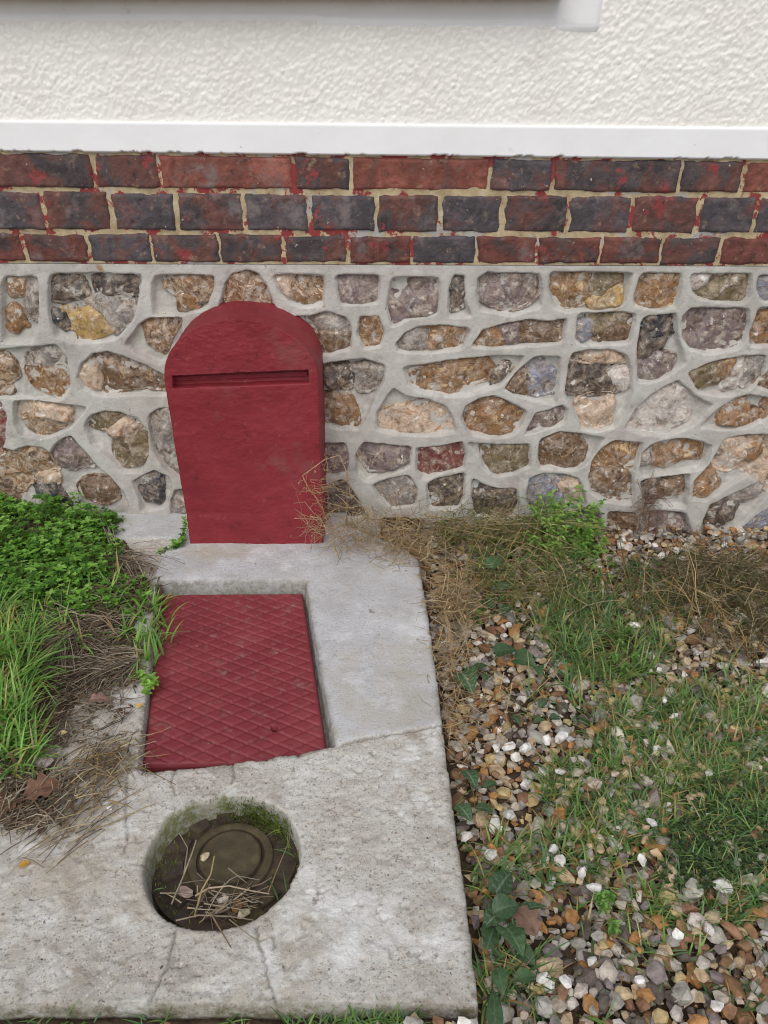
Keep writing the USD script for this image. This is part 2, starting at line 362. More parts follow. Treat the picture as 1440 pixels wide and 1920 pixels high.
def slab_material(name, ramp, stones, pits, scale=9.0, warm=True):
    "weathered concrete: aggregate of several colours, pits, and the grime and moss that the mesh carries"
    hard = [(0.0, C(112, 104, 100)), (0.10, C(126, 118, 114)), (0.12, C(186, 176, 160)), (0.36, C(204, 194, 178)), (0.38, C(158, 136, 112)), (0.46, C(176, 150, 122)), (0.48, C(200, 194, 188)), (0.74, C(224, 222, 218)), (0.76, C(146, 138, 138)), (0.92, C(160, 150, 150)), (0.94, C(128, 96, 78)), (1.0, C(120, 90, 74))]
    nodes = {'g': ('geometry', {}),
             'n': ('noise_texture', {'scale': scale, 'detail': 9.0, 'roughness': 0.66}), 'r': ('rgb_ramp', {'ramp': ramp}),
             'w': ('noise_texture', {'scale': 160.0, 'detail': 3.0}), 'ws': ('vector_math', {'math_type': 'scale', 'scale': 0.006}), 'wa': ('vector_math', {'math_type': 'add'}),
             'b': ('noise_texture', {'scale': 260.0, 'detail': 6.0, 'roughness': 0.72}), 'bm': ('bump', {'strength': 1.0, 'distance': 0.0026})}
    links = [('g.position', 'n.vector'), ('n.fac', 'r.fac'), ('g.position', 'w.vector'), ('w.color', 'ws.vector1'), ('g.position', 'wa.vector1'), ('ws.vector', 'wa.vector2'), ('g.position', 'b.vector'), ('b.fac', 'bm.height'), ('bm.normal', 'p.normal')]
    last = 'r.color'
    for k, (sc, lo, hi, amt) in enumerate(stones):
        nodes[f'v{k}'] = ('voronoi_texture', {'scale': sc, 'randomness': 1.0}); nodes[f'vs{k}'] = ('separate_color', {'color_type': 'rgb'})
        nodes[f'vr{k}'] = ('rgb_ramp', {'ramp': hard}); nodes[f've{k}'] = ('rgb_ramp', {'ramp': [(lo, (amt,) * 3), (hi, (0, 0, 0))]})
        nodes[f'vk{k}'] = ('math', {'math_type': 'greater_than', 'value2': 0.45}); nodes[f'vm{k}'] = ('math', {'math_type': 'multiply'}); nodes[f'vx{k}'] = ('mix', {'mix_type': 'mix'})
        links += [('wa.vector', f'v{k}.vector'), (f'v{k}.color', f'vs{k}.color'), (f'vs{k}.r', f'vr{k}.fac'), (f'v{k}.distance', f've{k}.fac'), (f'vs{k}.g', f'vk{k}.value1'),
                  (f've{k}.color', f'vm{k}.value1'), (f'vk{k}.value', f'vm{k}.value2'), (f'vm{k}.value', f'vx{k}.fac'), (last, f'vx{k}.color1'), (f'vr{k}.color', f'vx{k}.color2')]
        last = f'vx{k}.color'
    for k, (c, sc, lo, hi, sd) in enumerate(pits):
        nodes[f'sm{k}'] = ('mapping', {'mapping_type': 'point', 'location': (sd * 1.3, sd * 0.7, sd * 2.1)})
        nodes[f's{k}'] = ('noise_texture', {'scale': float(sc), 'detail': 7.0, 'roughness': 0.68}); nodes[f'sr{k}'] = ('rgb_ramp', {'ramp': [(lo, (0, 0, 0)), (hi, (1, 1, 1))]}); nodes[f'sx{k}'] = ('mix', {'mix_type': 'mix', 'color2': c})
        links += [('g.position', f'sm{k}.vector'), (f'sm{k}.vector', f's{k}.vector'), (f's{k}.fac', f'sr{k}.fac'), (f'sr{k}.color', f'sx{k}.fac'), (last, f'sx{k}.color1')]
        last = f'sx{k}.color'
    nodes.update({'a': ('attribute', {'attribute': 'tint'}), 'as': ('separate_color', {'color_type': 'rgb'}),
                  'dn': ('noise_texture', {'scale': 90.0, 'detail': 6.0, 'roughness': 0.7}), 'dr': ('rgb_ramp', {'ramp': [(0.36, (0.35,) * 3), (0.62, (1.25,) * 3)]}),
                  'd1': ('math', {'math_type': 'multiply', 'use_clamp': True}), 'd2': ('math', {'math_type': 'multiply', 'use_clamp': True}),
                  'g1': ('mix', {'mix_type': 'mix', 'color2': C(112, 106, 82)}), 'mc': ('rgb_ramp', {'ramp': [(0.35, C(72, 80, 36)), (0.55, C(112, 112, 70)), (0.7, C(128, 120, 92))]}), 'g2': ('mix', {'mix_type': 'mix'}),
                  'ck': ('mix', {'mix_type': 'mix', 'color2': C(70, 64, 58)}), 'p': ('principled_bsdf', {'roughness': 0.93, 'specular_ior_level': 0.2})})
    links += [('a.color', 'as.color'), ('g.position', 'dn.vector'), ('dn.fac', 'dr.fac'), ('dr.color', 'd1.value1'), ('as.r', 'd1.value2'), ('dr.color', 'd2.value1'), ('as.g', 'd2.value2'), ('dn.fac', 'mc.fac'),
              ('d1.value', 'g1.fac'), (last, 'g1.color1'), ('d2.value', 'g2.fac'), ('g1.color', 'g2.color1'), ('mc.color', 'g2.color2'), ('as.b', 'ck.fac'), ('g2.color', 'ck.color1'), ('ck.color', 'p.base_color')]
    return mat(name, nodes, links)
M['screed'] = slab_material('grey_cement_screed', [(0.28, C(170, 169, 168)), (0.5, C(193, 193, 195)), (0.74, C(209, 210, 213))], [(400.0, 0.25, 0.45, 0.5), (190.0, 0.2, 0.36, 0.45)],
                            [(C(182, 174, 158), 5, 0.52, 0.74, 3), (C(214, 214, 215), 9, 0.56, 0.68, 21), (C(140, 132, 118), 30, 0.64, 0.74, 23), (C(104, 100, 94), 90, 0.67, 0.72, 7), (C(150, 144, 128), 9, 0.60, 0.80, 5)], 8.0)
M['concrete'] = slab_material('weathered_concrete', [(0.26, C(156, 149, 140)), (0.44, C(189, 183, 174)), (0.58, C(204, 200, 194)), (0.74, C(218, 217, 215))], [(360.0, 0.25, 0.45, 0.70), (210.0, 0.22, 0.40, 0.72), (110.0, 0.10, 0.22, 0.6)],
                              [(C(92, 84, 78), 110, 0.635, 0.67, 7), (C(174, 164, 146), 4.5, 0.55, 0.75, 3), (C(226, 225, 222), 8, 0.54, 0.66, 9), (C(128, 118, 110), 40, 0.60, 0.70, 12), (C(160, 151, 138), 12, 0.57, 0.72, 17)], 11.0)


# ------------------------------------------------------------------ the house wall
XL, XR = -1.25, 1.25
wall = thing('house_wall', (0, 0, 0), 'white rendered house wall over dark red bricks and a flint plinth', 'wall')
line = lambda x, a, b: a + (b - a) * (x - wall_at(0, 300)[0]) / (wall_at(1440, 300)[0] - wall_at(0, 300)[0])
zc = lambda l, r: (wall_at(0, l)[2], wall_at(1440, r)[2])
Z_BAND_TOP, Z_BAND_BOT, Z_B12, Z_B23, Z_BBOT = zc(226, 240), zc(286, 302), zc(354, 365), zc(433, 440), zc(493, 498)

def strip(za, zb, res, height, seed=0):
    "a strip of the wall between two nearly level lines"
    nx = int((XR - XL) / res) + 1
    n = int(abs(za[0] - zb[0]) / res) + 2
    X, T = np.meshgrid(np.linspace(XL, XR, nx), np.linspace(0, 1, n))
    lo, hi = line(X, *zb), line(X, *za)
    Zz = lo + (hi - lo) * T
    h = height(X, Zz, lo, hi)
    return np.stack([X, -h, Zz], -1).reshape(-1, 3), grid_faces(nx, n)

# roughcast: granular lumps
def roughcast(x, z, lo, hi):
    r = np.random.default_rng(3)
    out = np.zeros(x.shape)
    q = np.stack([x, z], -1).reshape(-1, 2)
    for spacing, amp in ((0.0086, 0.0023), (0.0060, 0.0016)):
        n = int((XR - XL) * 0.46 / spacing ** 2)
        c = np.stack([r.uniform(XL, XR, n), r.uniform(0.68, 1.14, n)], 1); hgt = r.uniform(0.25, 1, n) ** 1.3; sz = r.uniform(0.6, 1.15, n)
        d, i = cKDTree(c).query(q, k=2)
        b = hgt[i] * np.sqrt(np.clip(1 - (d / (spacing * 0.62 * sz[i])) ** 2, 0, 1))
        out += amp * b.max(1).reshape(x.shape)
    return 0.0028 + out + 0.0012 * n2(x, z, 4, 8, 2) + 0.0008 * n2(x, z, 150, 2, 3)
zt = (1.12, 1.12)
part('roughcast', strip(zt, Z_BAND_TOP, 0.0021, roughcast), M['plaster'], wall, smooth=True)
def band(x, z, lo, hi):
    edge = np.minimum(z - lo, hi - z)
    low = step(0.0, 0.004, z - lo - 0.010 * np.clip(n2(x, z * 0, 75, 2, 4) * 1.6 - 0.12, 0, 1))
    return 0.0105 * np.minimum(low, step(-0.001, 0.003, hi - z)) - 0.006 * (1 - low) + 0.0008 * n2(x, z, 25, 2, 3)
part('smooth_band', strip((Z_BAND_TOP[0] + .002, Z_BAND_TOP[1] + .002), Z_BAND_BOT, 0.0022, band), M['smooth_plaster'], wall, smooth=True)
# smooth window surround and the sill over it
sp = wall_poly([(-700, 36), (0, 39), (400, 40), (720, 45), (1010, 50), (1125, 60), (1126, 0), (1126, -330), (-700, -330)])
part('window_surround', wall_patch(sp, 0.008, lambda x, z, d: 0.0092 * step(-0.002, 0.003, d) + 0.0012 * n2(x, z, 20, 3, 3), keep=-0.006), M['smooth_plaster'], wall, smooth=True)
a, b = wall_at(1062, -8, -0.055), wall_at(-900, -5, -0.055)
sill = m3.Manifold.hull_points(np.array([(x, y, z) for x in (b[0], a[0]) for y, z in ((0.0, a[2] + 0.002), (-0.049, a[2] - 0.002), (-0.055, a[2] + 0.004), (-0.055, a[2] + 0.045), (-0.049, a[2] + 0.051), (0.0, a[2] + 0.062))]))
part('window_sill', (sill.to_mesh().vert_properties[:, :3], sill.to_mesh().tri_verts), M['sill'], wall)

# bricks: three courses, traced joints
def brick_bed(x, z, lo, hi):
    return 0.0020 + 0.0030 * n2(x, z, 60, 4, 4) + 0.002 * n2(x, z, 12, 6, 2)
part('brick_mortar', strip((Z_BAND_BOT[0] + .006, Z_BAND_BOT[1] + .006), Z_BBOT, 0.0045, brick_bed), M['brick_mortar'], wall, smooth=True)
ROWS = [(Z_BAND_BOT, Z_B12, [-190, -70, 178, 300, 550, 660, 918, 1036, 1275, 1395, 1650, 1770], 'rmmomodmmorr'),
        (Z_B12, Z_B23, [-280, -160, -40, 83, 210, 332, 460, 582, 705, 825, 942, 1065, 1185, 1310, 1417, 1540, 1660, 1780], 'dddmdmddmdmdmdddd'),
        (Z_B23, Z_BBOT, [-310, -190, -72, 47, 167, 287, 412, 532, 652, 772, 892, 1008, 1127, 1240, 1351, 1470, 1590, 1710], 'rrrrdmmmrdrrrmrrr')]
ROWS = [(a_, b_, [js_[0] - 118 * i for i in (3, 2, 1)] + js_ + [js_[-1] + 118 * i for i in (1, 2, 3)], k_[-3:] + k_) for a_, b_, js_, k_ in ROWS]   # on past the frame
for ri, (zt_, zb_, js, kinds) in enumerate(ROWS):
    vmid = (300, 325, 395, 465)[ri + 1]
    for k in range(len(js) - 1):
        g = 3.4 if ri != 1 else 4.6
        x0, x1 = wall_at(js[k] + g + rng.uniform(-1, 1), vmid)[0], wall_at(js[k + 1] - g + rng.uniform(-1, 1), vmid)[0]
        up = 0.0046 if ri else 0.001
        q = [(x0, line(x0, *zb_) + 0.0042), (x1, line(x1, *zb_) + 0.0042), (x1, line(x1, *zt_) - up), (x0, line(x0, *zt_) - up)]
        q = np.array(q); q[:, 1] += rng.uniform(-.0012, .0012, 4); q[:, 0] += rng.uniform(-.0015, .0015, 4)
        p = []
        for i in range(4):  # wavering edges
            for t in np.linspace(0, 1, 9)[:-1]: p.append(q[i] * (1 - t) + q[(i + 1) % 4] * t)
        p = np.array(p); p += np.stack([n2(p[:, 0], p[:, 1], 80, 3 + ri, 3), n2(p[:, 0], p[:, 1], 80, 9 + ri, 3)], 1) * 0.009
        tl, tz, off, sd = rng.uniform(-.02, .02), rng.uniform(-.04, .04), rng.uniform(0, .0022), int(rng.integers(40))
        cx, cz = p.mean(0)
        def hb(x, z, d):
            return (0.0056 + off + tl * (x - cx) + tz * (z - cz)) * step(-0.003, 0.0055, d) - 0.0035 * (1 - step(-0.003, 0.0, d)) + 0.0050 * n2(x, z, 55, sd, 4) + 0.0022 * n2(x, z, 170, sd + 5, 3) - 0.004 * np.clip(n2(x, z, 38, sd + 3, 3) - 0.12, 0, 1) * 3
        kind = kinds[k % len(kinds)]
        part('brick', wall_patch(p, 0.0028, hb), BR[kind], wall, smooth=True)

# ---- flint panel: cells of the raised pointing and the flints that show in them (traced)
# each entry: outline of the opening, then flints as (palette, outline); 'F' = the flint fills the opening
CELLS = [
 ([(9,517),(74,516),(76,600),(66,638),(8,640)], [('or',[(14,578),(30,574),(42,592),(50,608),(40,606),(31,622),(18,610)]),('mx',[(18,520),(50,520),(48,550),(22,552)]),('gr',[(50,520),(73,522),(72,600),(52,590)])]),
 ([(97,512),(180,510),(268,513),(262,560),(250,600),(222,632),(150,640),(110,628),(97,590)], [('ye',[(124,570),(137,568),(146,585),(165,578),(184,588),(196,580),(210,602),(209,618),(190,628),(155,637),(143,615),(125,610)]),('dk',[(99,540),(108,518),(158,522),(161,550),(120,565),(100,560)]),('dk',[(178,520),(222,516),(264,520),(264,552),(225,545),(212,555),(186,546)]),('bk',[(99,582),(124,588),(124,616),(104,600)]),('gr',[(150,556),(255,560),(245,600),(215,622),(190,585)])]),
 ([(290,513),(403,514),(401,545),(388,575),(330,590),(290,588)], [('mx',[(315,517),(402,515),(400,548),(372,568),(335,552),(312,535)]),('or',[(338,552),(372,552),(370,575),(340,580)])]),
 ([(415,568),(425,528),(440,511),(465,504),(487,511),(502,535),(512,562),(524,584),(470,592),(415,588)], [('mx',[(420,548),(438,515),(465,506),(486,514),(500,540),(504,566),(460,575),(428,565)])]),
 ([(514,513),(610,513),(608,568),(570,571),(548,566),(526,545)], [('mx',[(545,517),(609,517),(607,566),(575,568),(555,560),(538,538)]),('cr',[(520,516),(546,517),(545,552),(530,542)])]),
 ([(632,514),(713,513),(708,566),(640,566),(634,540)], 'pu'),
 ([(735,518),(824,518),(820,585),(760,596),(736,608),(727,570)], 'pu'),
 ([(852,513),(870,517),(870,560),(884,590),(842,590),(841,545)], [('dk',[(848,520),(869,520),(869,573),(846,580),(845,545)])]),
 ([(893,550),(897,520),(912,509),(1011,510),(1014,572),(960,588),(902,578)], [('pu',[(894,552),(898,520),(914,510),(1011,512),(1010,545),(985,572),(945,580),(908,562)])]),
 ([(1030,507),(1182,509),(1178,530),(1165,570),(1130,578),(1065,580),(1040,575),(1030,545)], [('or',[(1031,510),(1105,508),(1102,560),(1065,579),(1040,572),(1031,545)]),('ol',[(1102,512),(1165,512),(1160,540),(1140,562),(1104,548)]),('ye',[(1128,545),(1165,530),(1162,570),(1110,576),(1104,566)])]),
 ([(1202,510),(1275,510),(1270,550),(1262,572),(1230,578),(1188,570),(1188,548)], 'or'),
 ([(1291,511),(1406,510),(1402,550),(1392,567),(1355,562),(1312,556),(1297,545)], [('ol',[(1310,540),(1330,512),(1396,512),(1399,555),(1380,564),(1345,557),(1312,552)]),('pa',[(1292,513),(1330,513),(1320,530),(1300,537)])]),
 ([(1420,515),(1455,513),(1455,562),(1425,560),(1417,540)], 'bl'),
 ([(-25,655),(60,648),(110,643),(128,668),(134,720),(118,745),(60,748),(30,742),(-25,735)], [('mx',[(-18,664),(10,661),(22,675),(33,700),(16,713),(-18,708)]),('gr',[(50,668),(70,652),(110,646),(129,672),(125,690),(85,690),(58,690)]),('or',[(52,688),(80,686),(120,690),(133,705),(130,728),(110,742),(92,735),(62,718)])]),
 ([(149,705),(157,678),(178,661),(202,656),(230,663),(275,682),(310,700),(315,735),(250,736),(195,738),(160,724)], [('br',[(168,700),(176,668),(230,668),(270,682),(312,700),(312,726),(250,724),(205,733),(186,718)]),('cr',[(150,705),(160,682),(176,676),(186,705),(184,726),(164,722)])]),
 ([(238,642),(265,605),(282,594),(345,592),(340,640),(305,680),(265,662)], [('mx',[(270,604),(295,595),(338,596),(320,630),(304,662),(282,640)])]),
 ([(550,592),(590,589),(614,582),(648,592),(660,615),(658,650),(620,660),(596,664),(570,620)], [('gr',[(575,595),(590,591),(618,586),(648,596),(659,618),(640,630),(605,620)]),('br',[(592,622),(660,618),(656,650),(620,658),(596,662)])]),
 ([(675,591),(709,590),(721,620),(714,644),(684,650),(672,624)], 'or'),
 ([(743,642),(758,622),(785,610),(825,607),(875,613),(880,618),(865,652),(800,657),(748,655)], [('gr',[(746,644),(760,624),(788,612),(805,616),(800,652),(750,653)]),('or',[(790,622),(830,610),(866,615),(862,650),(800,653)])]),
 ([(885,645),(905,617),(940,605),(990,596),(1030,600),(1060,595),(1054,640),(970,645),(930,650)], [('or',[(888,640),(905,615),(938,607),(946,618),(955,642),(925,648)]),('pu',[(936,612),(970,602),(968,640),(950,642)]),('br',[(966,606),(1000,598),(1058,600),(1052,640),(1005,636),(965,634)])]),
 ([(1083,583),(1190,584),(1187,610),(1178,640),(1090,642),(1078,630)], [('ol',[(1100,585),(1180,586),(1184,612),(1150,622),(1105,620)]),('bl',[(1082,590),(1108,605),(1102,630),(1090,640),(1080,628)]),('br',[(1118,615),(1182,612),(1178,636),(1120,638)])]),
 ([(1203,592),(1264,584),(1267,625),(1282,676),(1250,700),(1218,713),(1195,712),(1193,650)], [('bk',[(1200,600),(1220,590),(1256,592),(1259,622),(1240,630),(1204,628)]),('dk',[(1202,625),(1250,622),(1240,648),(1228,656),(1200,668)]),('pu',[(1194,660),(1230,664),(1266,668),(1255,692),(1222,712),(1195,710)])]),
 ([(1277,590),(1295,574),(1401,576),(1400,610),(1390,640),(1378,652),(1330,660),(1292,650),(1277,630)], [('pu',[(1278,595),(1300,577),(1388,577),(1394,600),(1386,640),(1340,656),(1300,648),(1279,635)])]),
 ([(1420,574),(1460,574),(1460,648),(1405,645),(1403,620)], [('or',[(1425,592),(1460,580),(1460,645),(1415,642),(1406,630)])]),
 ([(-25,745),(5,750),(15,775),(11,830),(-5,850),(-25,850)], 'rd'),
 ([(30,747),(100,752),(165,760),(140,792),(115,808),(80,817),(45,812),(32,790)], [('cr',[(37,757),(80,755),(136,768),(130,785),(80,780),(44,778)]),('mx',[(42,778),(90,776),(132,782),(126,796),(105,802),(82,815),(58,802)])]),
 ([(162,795),(175,775),(198,768),(228,771),(262,782),(278,805),(280,855),(268,882),(235,880),(205,850),(175,828)], [('ol',[(163,792),(180,772),(200,768),(226,772),(250,788),(215,800),(180,802)]),('cr',[(196,800),(240,786),(262,798),(248,812),(208,816)]),('ol',[(215,820),(255,808),(276,818),(279,856),(262,868),(235,873),(216,860)])]),
 ([(282,775),(300,762),(345,760),(345,895),(312,874),(295,845),(285,810)], 'gr'),
 ([(-10,868),(25,842),(55,834),(84,836),(98,848),(103,833),(118,820),(136,814),(150,830),(180,865),(212,893),(235,920),(243,945),(235,965),(150,975),(100,970),(60,932),(30,905),(0,890)],
  [('mx',[(3,862),(30,838),(82,836),(100,864),(108,878),(92,885),(60,881),(20,878)]),('pu',[(103,840),(118,822),(140,816),(157,838),(184,864),(168,872),(148,872),(134,878),(112,868)]),('cr',[(64,890),(108,884),(110,902),(78,906)]),('bk',[(68,905),(98,900),(112,920),(130,946),(108,958),(88,935),(72,920)]),('br',[(150,912),(165,897),(206,893),(217,905),(222,932),(200,942),(175,937),(155,927)])]),
 ([(-18,893),(0,900),(40,935),(35,965),(-18,965)], 'br'),
 ([(252,897),(292,878),(318,890),(325,915),(315,945),(268,954),(263,925)], [('bk',[(262,910),(301,886),(304,908),(302,940),(276,938)]),('gr',[(254,898),(292,882),(296,892),(262,912)])]),
 ([(233,985),(262,970),(288,968),(312,975),(328,990),(330,1015),(233,1015)], 'gr'),
 ([(322,935),(330,915),(350,912),(352,975),(326,972)], 'gr'),
 ([(590,682),(640,674),(682,669),(722,683),(718,715),(700,745),(690,775),(672,802),(650,799),(590,790)], [('dk',[(606,690),(640,678),(660,695),(656,724),(620,726)]),('gr',[(655,688),(700,680),(720,692),(706,725),(672,732)]),('or',[(612,745),(640,732),(658,745),(672,780),(669,799),(650,796),(622,778)]),('br',[(600,735),(620,742),(630,785),(600,790)])]),
 ([(707,802),(708,770),(722,745),(738,725),(762,740),(800,745),(835,758),(848,780),(855,808),(800,812),(740,810)], [('cr',[(708,802),(713,770),(760,758),(800,750),(836,765),(850,805),(800,811),(740,809)])]),
 ([(755,685),(800,680),(860,670),(930,664),(982,665),(955,702),(930,722),(880,737),(850,739),(790,732),(766,715)], [('or',[(770,692),(800,686),(850,680),(905,671),(922,686),(922,707),(885,716),(862,736),(836,737),(784,729)]),('dk',[(924,706),(944,680),(954,680),(942,706),(926,722)])]),
 ([(946,724),(972,690),(1000,668),(1016,664),(1048,667),(1044,720),(1041,754),(1005,747),(965,735)], [('br',[(948,722),(970,692),(987,698),(992,735),(960,733)]),('bl',[(984,697),(1001,670),(1014,673),(1018,690),(1043,695),(1040,731),(1000,737)])]),
 ([(865,780),(873,758),(905,742),(926,739),(956,751),(986,768),(975,797),(958,814),(915,816),(880,808)], 'or'),
 ([(984,811),(1003,771),(1030,765),(1052,756),(1061,765),(1058,789),(1020,801)], 'pu'),
 ([(1070,660),(1100,654),(1140,653),(1172,663),(1181,690),(1181,735),(1170,765),(1150,797),(1120,804),(1088,801),(1078,770),(1057,735)], [('dk',[(1070,668),(1090,668),(1168,672),(1178,692),(1150,700),(1148,722),(1170,726),(1120,736),(1060,733),(1064,700)]),('cr',[(1078,656),(1140,655),(1170,664),(1172,675),(1120,678),(1076,672)]),('pa',[(1142,695),(1172,690),(1179,715),(1168,729),(1147,716)]),('cr',[(1088,745),(1142,735),(1150,760),(1141,792),(1110,802),(1086,796),(1081,770)])]),
 ([(1171,798),(1190,765),(1220,735),(1255,717),(1268,711),(1300,740),(1333,755),(1300,792),(1250,814),(1205,810)], [('pa',[(1173,797),(1190,766),(1222,735),(1260,718),(1286,728),(1304,745),(1286,786),(1240,810),(1208,804)])]),
 ([(1288,695),(1325,678),(1390,665),(1431,663),(1425,706),(1400,729),(1360,739),(1308,731)], [('ol',[(1290,697),(1330,680),(1346,675),(1351,692),(1346,716),(1325,716),(1308,728)]),('or',[(1342,682),(1376,672),(1360,710),(1346,704)]),('pa',[(1374,675),(1394,667),(1389,702),(1378,722),(1357,729),(1360,705)]),('gr',[(1394,668),(1428,666),(1420,705),(1392,724)])]),
 ([(1416,719),(1440,690),(1460,685),(1460,735),(1425,724)], 'br'),
 ([(1310,796),(1332,773),(1368,747),(1400,736),(1435,742),(1436,780),(1400,798),(1355,801)], [('or',[(1328,780),(1368,750),(1396,741),(1402,766),(1430,767),(1422,786),(1385,794),(1350,791)])]),
 ([(1008,857),(1012,820),(1045,806),(1095,811),(1131,818),(1115,842),(1098,864),(1080,877),(1012,873)], [('br',[(1009,856),(1024,822),(1045,809),(1082,814),(1098,840),(1086,873),(1040,873),(1013,866)])]),
 ([(1103,890),(1110,860),(1125,838),(1150,822),(1203,827),(1194,855),(1186,880),(1186,942),(1140,936),(1108,920)], [('or',[(1110,868),(1130,838),(1155,823),(1199,829),(1191,862),(1182,872),(1140,870)]),('br',[(1104,905),(1114,878),(1160,874),(1180,890),(1180,932),(1145,932),(1114,914)])]),
 ([(1198,874),(1203,845),(1222,828),(1272,817),(1310,824),(1331,832),(1323,862),(1308,877),(1250,884),(1205,887)], [('or',[(1216,836),(1270,819),(1311,829),(1311,856),(1280,856),(1245,871),(1218,866),(1212,850)]),('gr',[(1201,850),(1216,838),(1220,866),(1202,870)])]),
 ([(1199,897),(1245,890),(1291,884),(1286,925),(1283,948),(1225,944),(1207,937)], [('dk',[(1202,899),(1239,893),(1232,912),(1205,917)]),('br',[(1228,908),(1277,893),(1280,920),(1228,930)]),('gr',[(1208,914),(1232,910),(1226,938),(1210,934)])]),
 ([(1296,932),(1300,898),(1320,877),(1340,850),(1355,820),(1390,812),(1429,810),(1441,835),(1433,870),(1380,897),(1320,934)], [('cr',[(1338,850),(1354,821),(1402,814),(1415,835),(1404,852),(1388,872),(1360,879),(1340,872)]),('or',[(1388,836),(1424,832),(1428,846),(1405,862)]),('or',[(1299,922),(1309,886),(1335,879),(1349,905),(1322,927),(1302,931)])]),
 ([(1433,866),(1460,850),(1460,898),(1436,897)], 'or'),
 ([(1318,967),(1330,942),(1380,918),(1433,894),(1436,922),(1410,952),(1370,988),(1330,1004),(1308,1000)], [('dk',[(1322,952),(1350,936),(1382,936),(1372,970),(1345,984),(1326,978)]),('gr',[(1354,926),(1380,914),(1431,898),(1432,920),(1396,938)])]),
 ([(1390,985),(1412,965),(1460,936),(1460,1010),(1390,1010)], 'bl'),
 ([(1215,952),(1284,957),(1296,1010),(1212,1010)], 'pu'),
 ([(1138,954),(1188,958),(1198,985),(1202,1012),(1135,1012)], 'br'),
 ([(1080,957),(1104,945),(1122,957),(1126,1005),(1076,1005)], 'dk'),
 ([(985,935),(992,895),(1015,883),(1060,886),(1083,894),(1098,937),(1085,958),(1000,964)], [('bl',[(988,935),(994,898),(1015,886),(1058,889),(1060,945),(1000,958)]),('cr',[(1045,890),(1082,896),(1094,930),(1062,940)])]),
 ([(886,892),(905,905),(930,912),(966,912),(973,940),(961,968),(890,966),(883,930)], 'dk'),
 ([(877,826),(935,831),(992,829),(992,870),(960,883),(930,889),(908,873),(900,850)], [('ol',[(903,834),(986,833),(990,866),(950,881),(925,886),(907,862)])]),
 ([(800,905),(815,895),(871,881),(869,930),(860,950),(804,950)], 'dk'),
 ([(781,837),(830,832),(866,825),(873,850),(869,873),(830,881),(795,894),(782,880)], 'rd'),
 ([(667,850),(682,825),(730,831),(771,835),(769,870),(730,886),(690,898),(671,885)], [('pu',[(672,850),(684,828),(730,833),(768,842),(766,862),(724,880),(692,882)])]),
 ([(699,905),(725,895),(766,887),(781,910),(779,942),(735,947),(711,932)], 'gr'),
 ([(605,828),(646,827),(653,850),(651,880),(605,894)], 'pu'),
 ([(605,908),(642,895),(653,905),(682,950),(690,970),(605,970)], 'dk'),
 ([(715,968),(760,966),(795,972),(795,1005),(715,1005)], 'dk'),
 ([(815,975),(870,968),(880,1005),(815,1005)], 'pu'),
]
cells, stones = [], []
for outline, fl in CELLS:
    cells.append((wall_poly(outline), [(fl, outline)] if isinstance(fl, str) else fl))
# beyond the frame the same kind of walling goes on
xr, xl = wall_at(1446, 700)[0], wall_at(-6, 700)[0]
extra = []
for poly, fl in cells:
    for edge in (xr, xl):
        c = poly.mean(0)
        if abs(c[0] - edge) < 0.36 and abs(c[0]) < abs(edge) - 0.04:
            q = poly.copy(); q[:, 0] = 2 * edge - q[:, 0]
            kind = fl[0][0]
            extra.append((q[::-1], kind))
polys = [soft(p) for p, _ in cells] + [soft(p) for p, _ in extra]
Z0 = -0.14
SD = SDF2(polys, np.array([XL - .01, Z0 - .01]), np.array([XR + .01, 0.60]), 0.001)

def pointing_height(x, z, *_):
    d = SD(x, z) + 0.0018 + 0.0050 * n2(x, z, 55, 5, 4)
    rib = 0.0125 + 0.0030 * n2(x, z, 32, 4, 4) + 0.0012 * n2(x, z, 160, 2, 3) - 0.002 * step(0.004, 0.02, -d) * 0 - 0.0035 * step(0.0, -0.006, d) * 0
    inside = -0.0035 + 0.0150 * n2(x, z, 30, 7, 5) + 0.004 * n2(x, z, 120, 9, 3)
    return rib + (inside - rib) * step(-0.0015, 0.0055, d)
zl = (Z0, Z0)
part('pointing', strip((Z_BBOT[0] + 0.001, Z_BBOT[1] + 0.001), zl, 0.0027, pointing_height), M['pointing'], wall, smooth=True)

def flint_mesh(poly, seed, lift):
    r = np.random.default_rng(seed)
    c = poly.mean(0); size = np.ptp(poly, axis=0).min()
    planes = [(r.uniform(-.42, .42), r.uniform(-.42, .42), r.uniform(0.0, 0.0045)) for _ in range(5)]
    ridge = r.uniform(0, math.pi)
    def h(x, z, d):
        facet = np.min([a * (x - c[0]) + b * (z - c[1]) + e for a, b, e in planes], 0)
        dd = d + 0.0072 + 0.011 * n2(x, z, 50, seed, 5)
        base = lift * step(-0.001, 0.009, dd) - 0.012 * (1 - step(-0.005, 0.001, dd))
        cell = np.abs(((x - c[0]) * math.cos(ridge) + (z - c[1]) * math.sin(ridge)) * 32 + 2.2 * n2(x, z, 25, seed + 4, 3))
        conch = 0.0022 * np.abs(np.sin(cell * 2.2))
        return base + np.clip(facet, -0.011, 0.006) * step(0.0, 0.006, dd) + conch + 0.0095 * n2(x, z, 48, seed + 1, 5)
    return wall_patch(poly, 0.003, h, margin=0.011, keep=-0.0095)
k = 0
for poly, fl in cells:
    for kind, outline in fl:
        k += 1
        p = wall_poly(outline)
        if p.shape == poly.shape and np.allclose(p, poly):
            p = p.mean(0) + (p - p.mean(0)) * 0.97
        part('flint', flint_mesh(soft(p), 100 + k, 0.0085), FL[kind], wall, smooth=35)
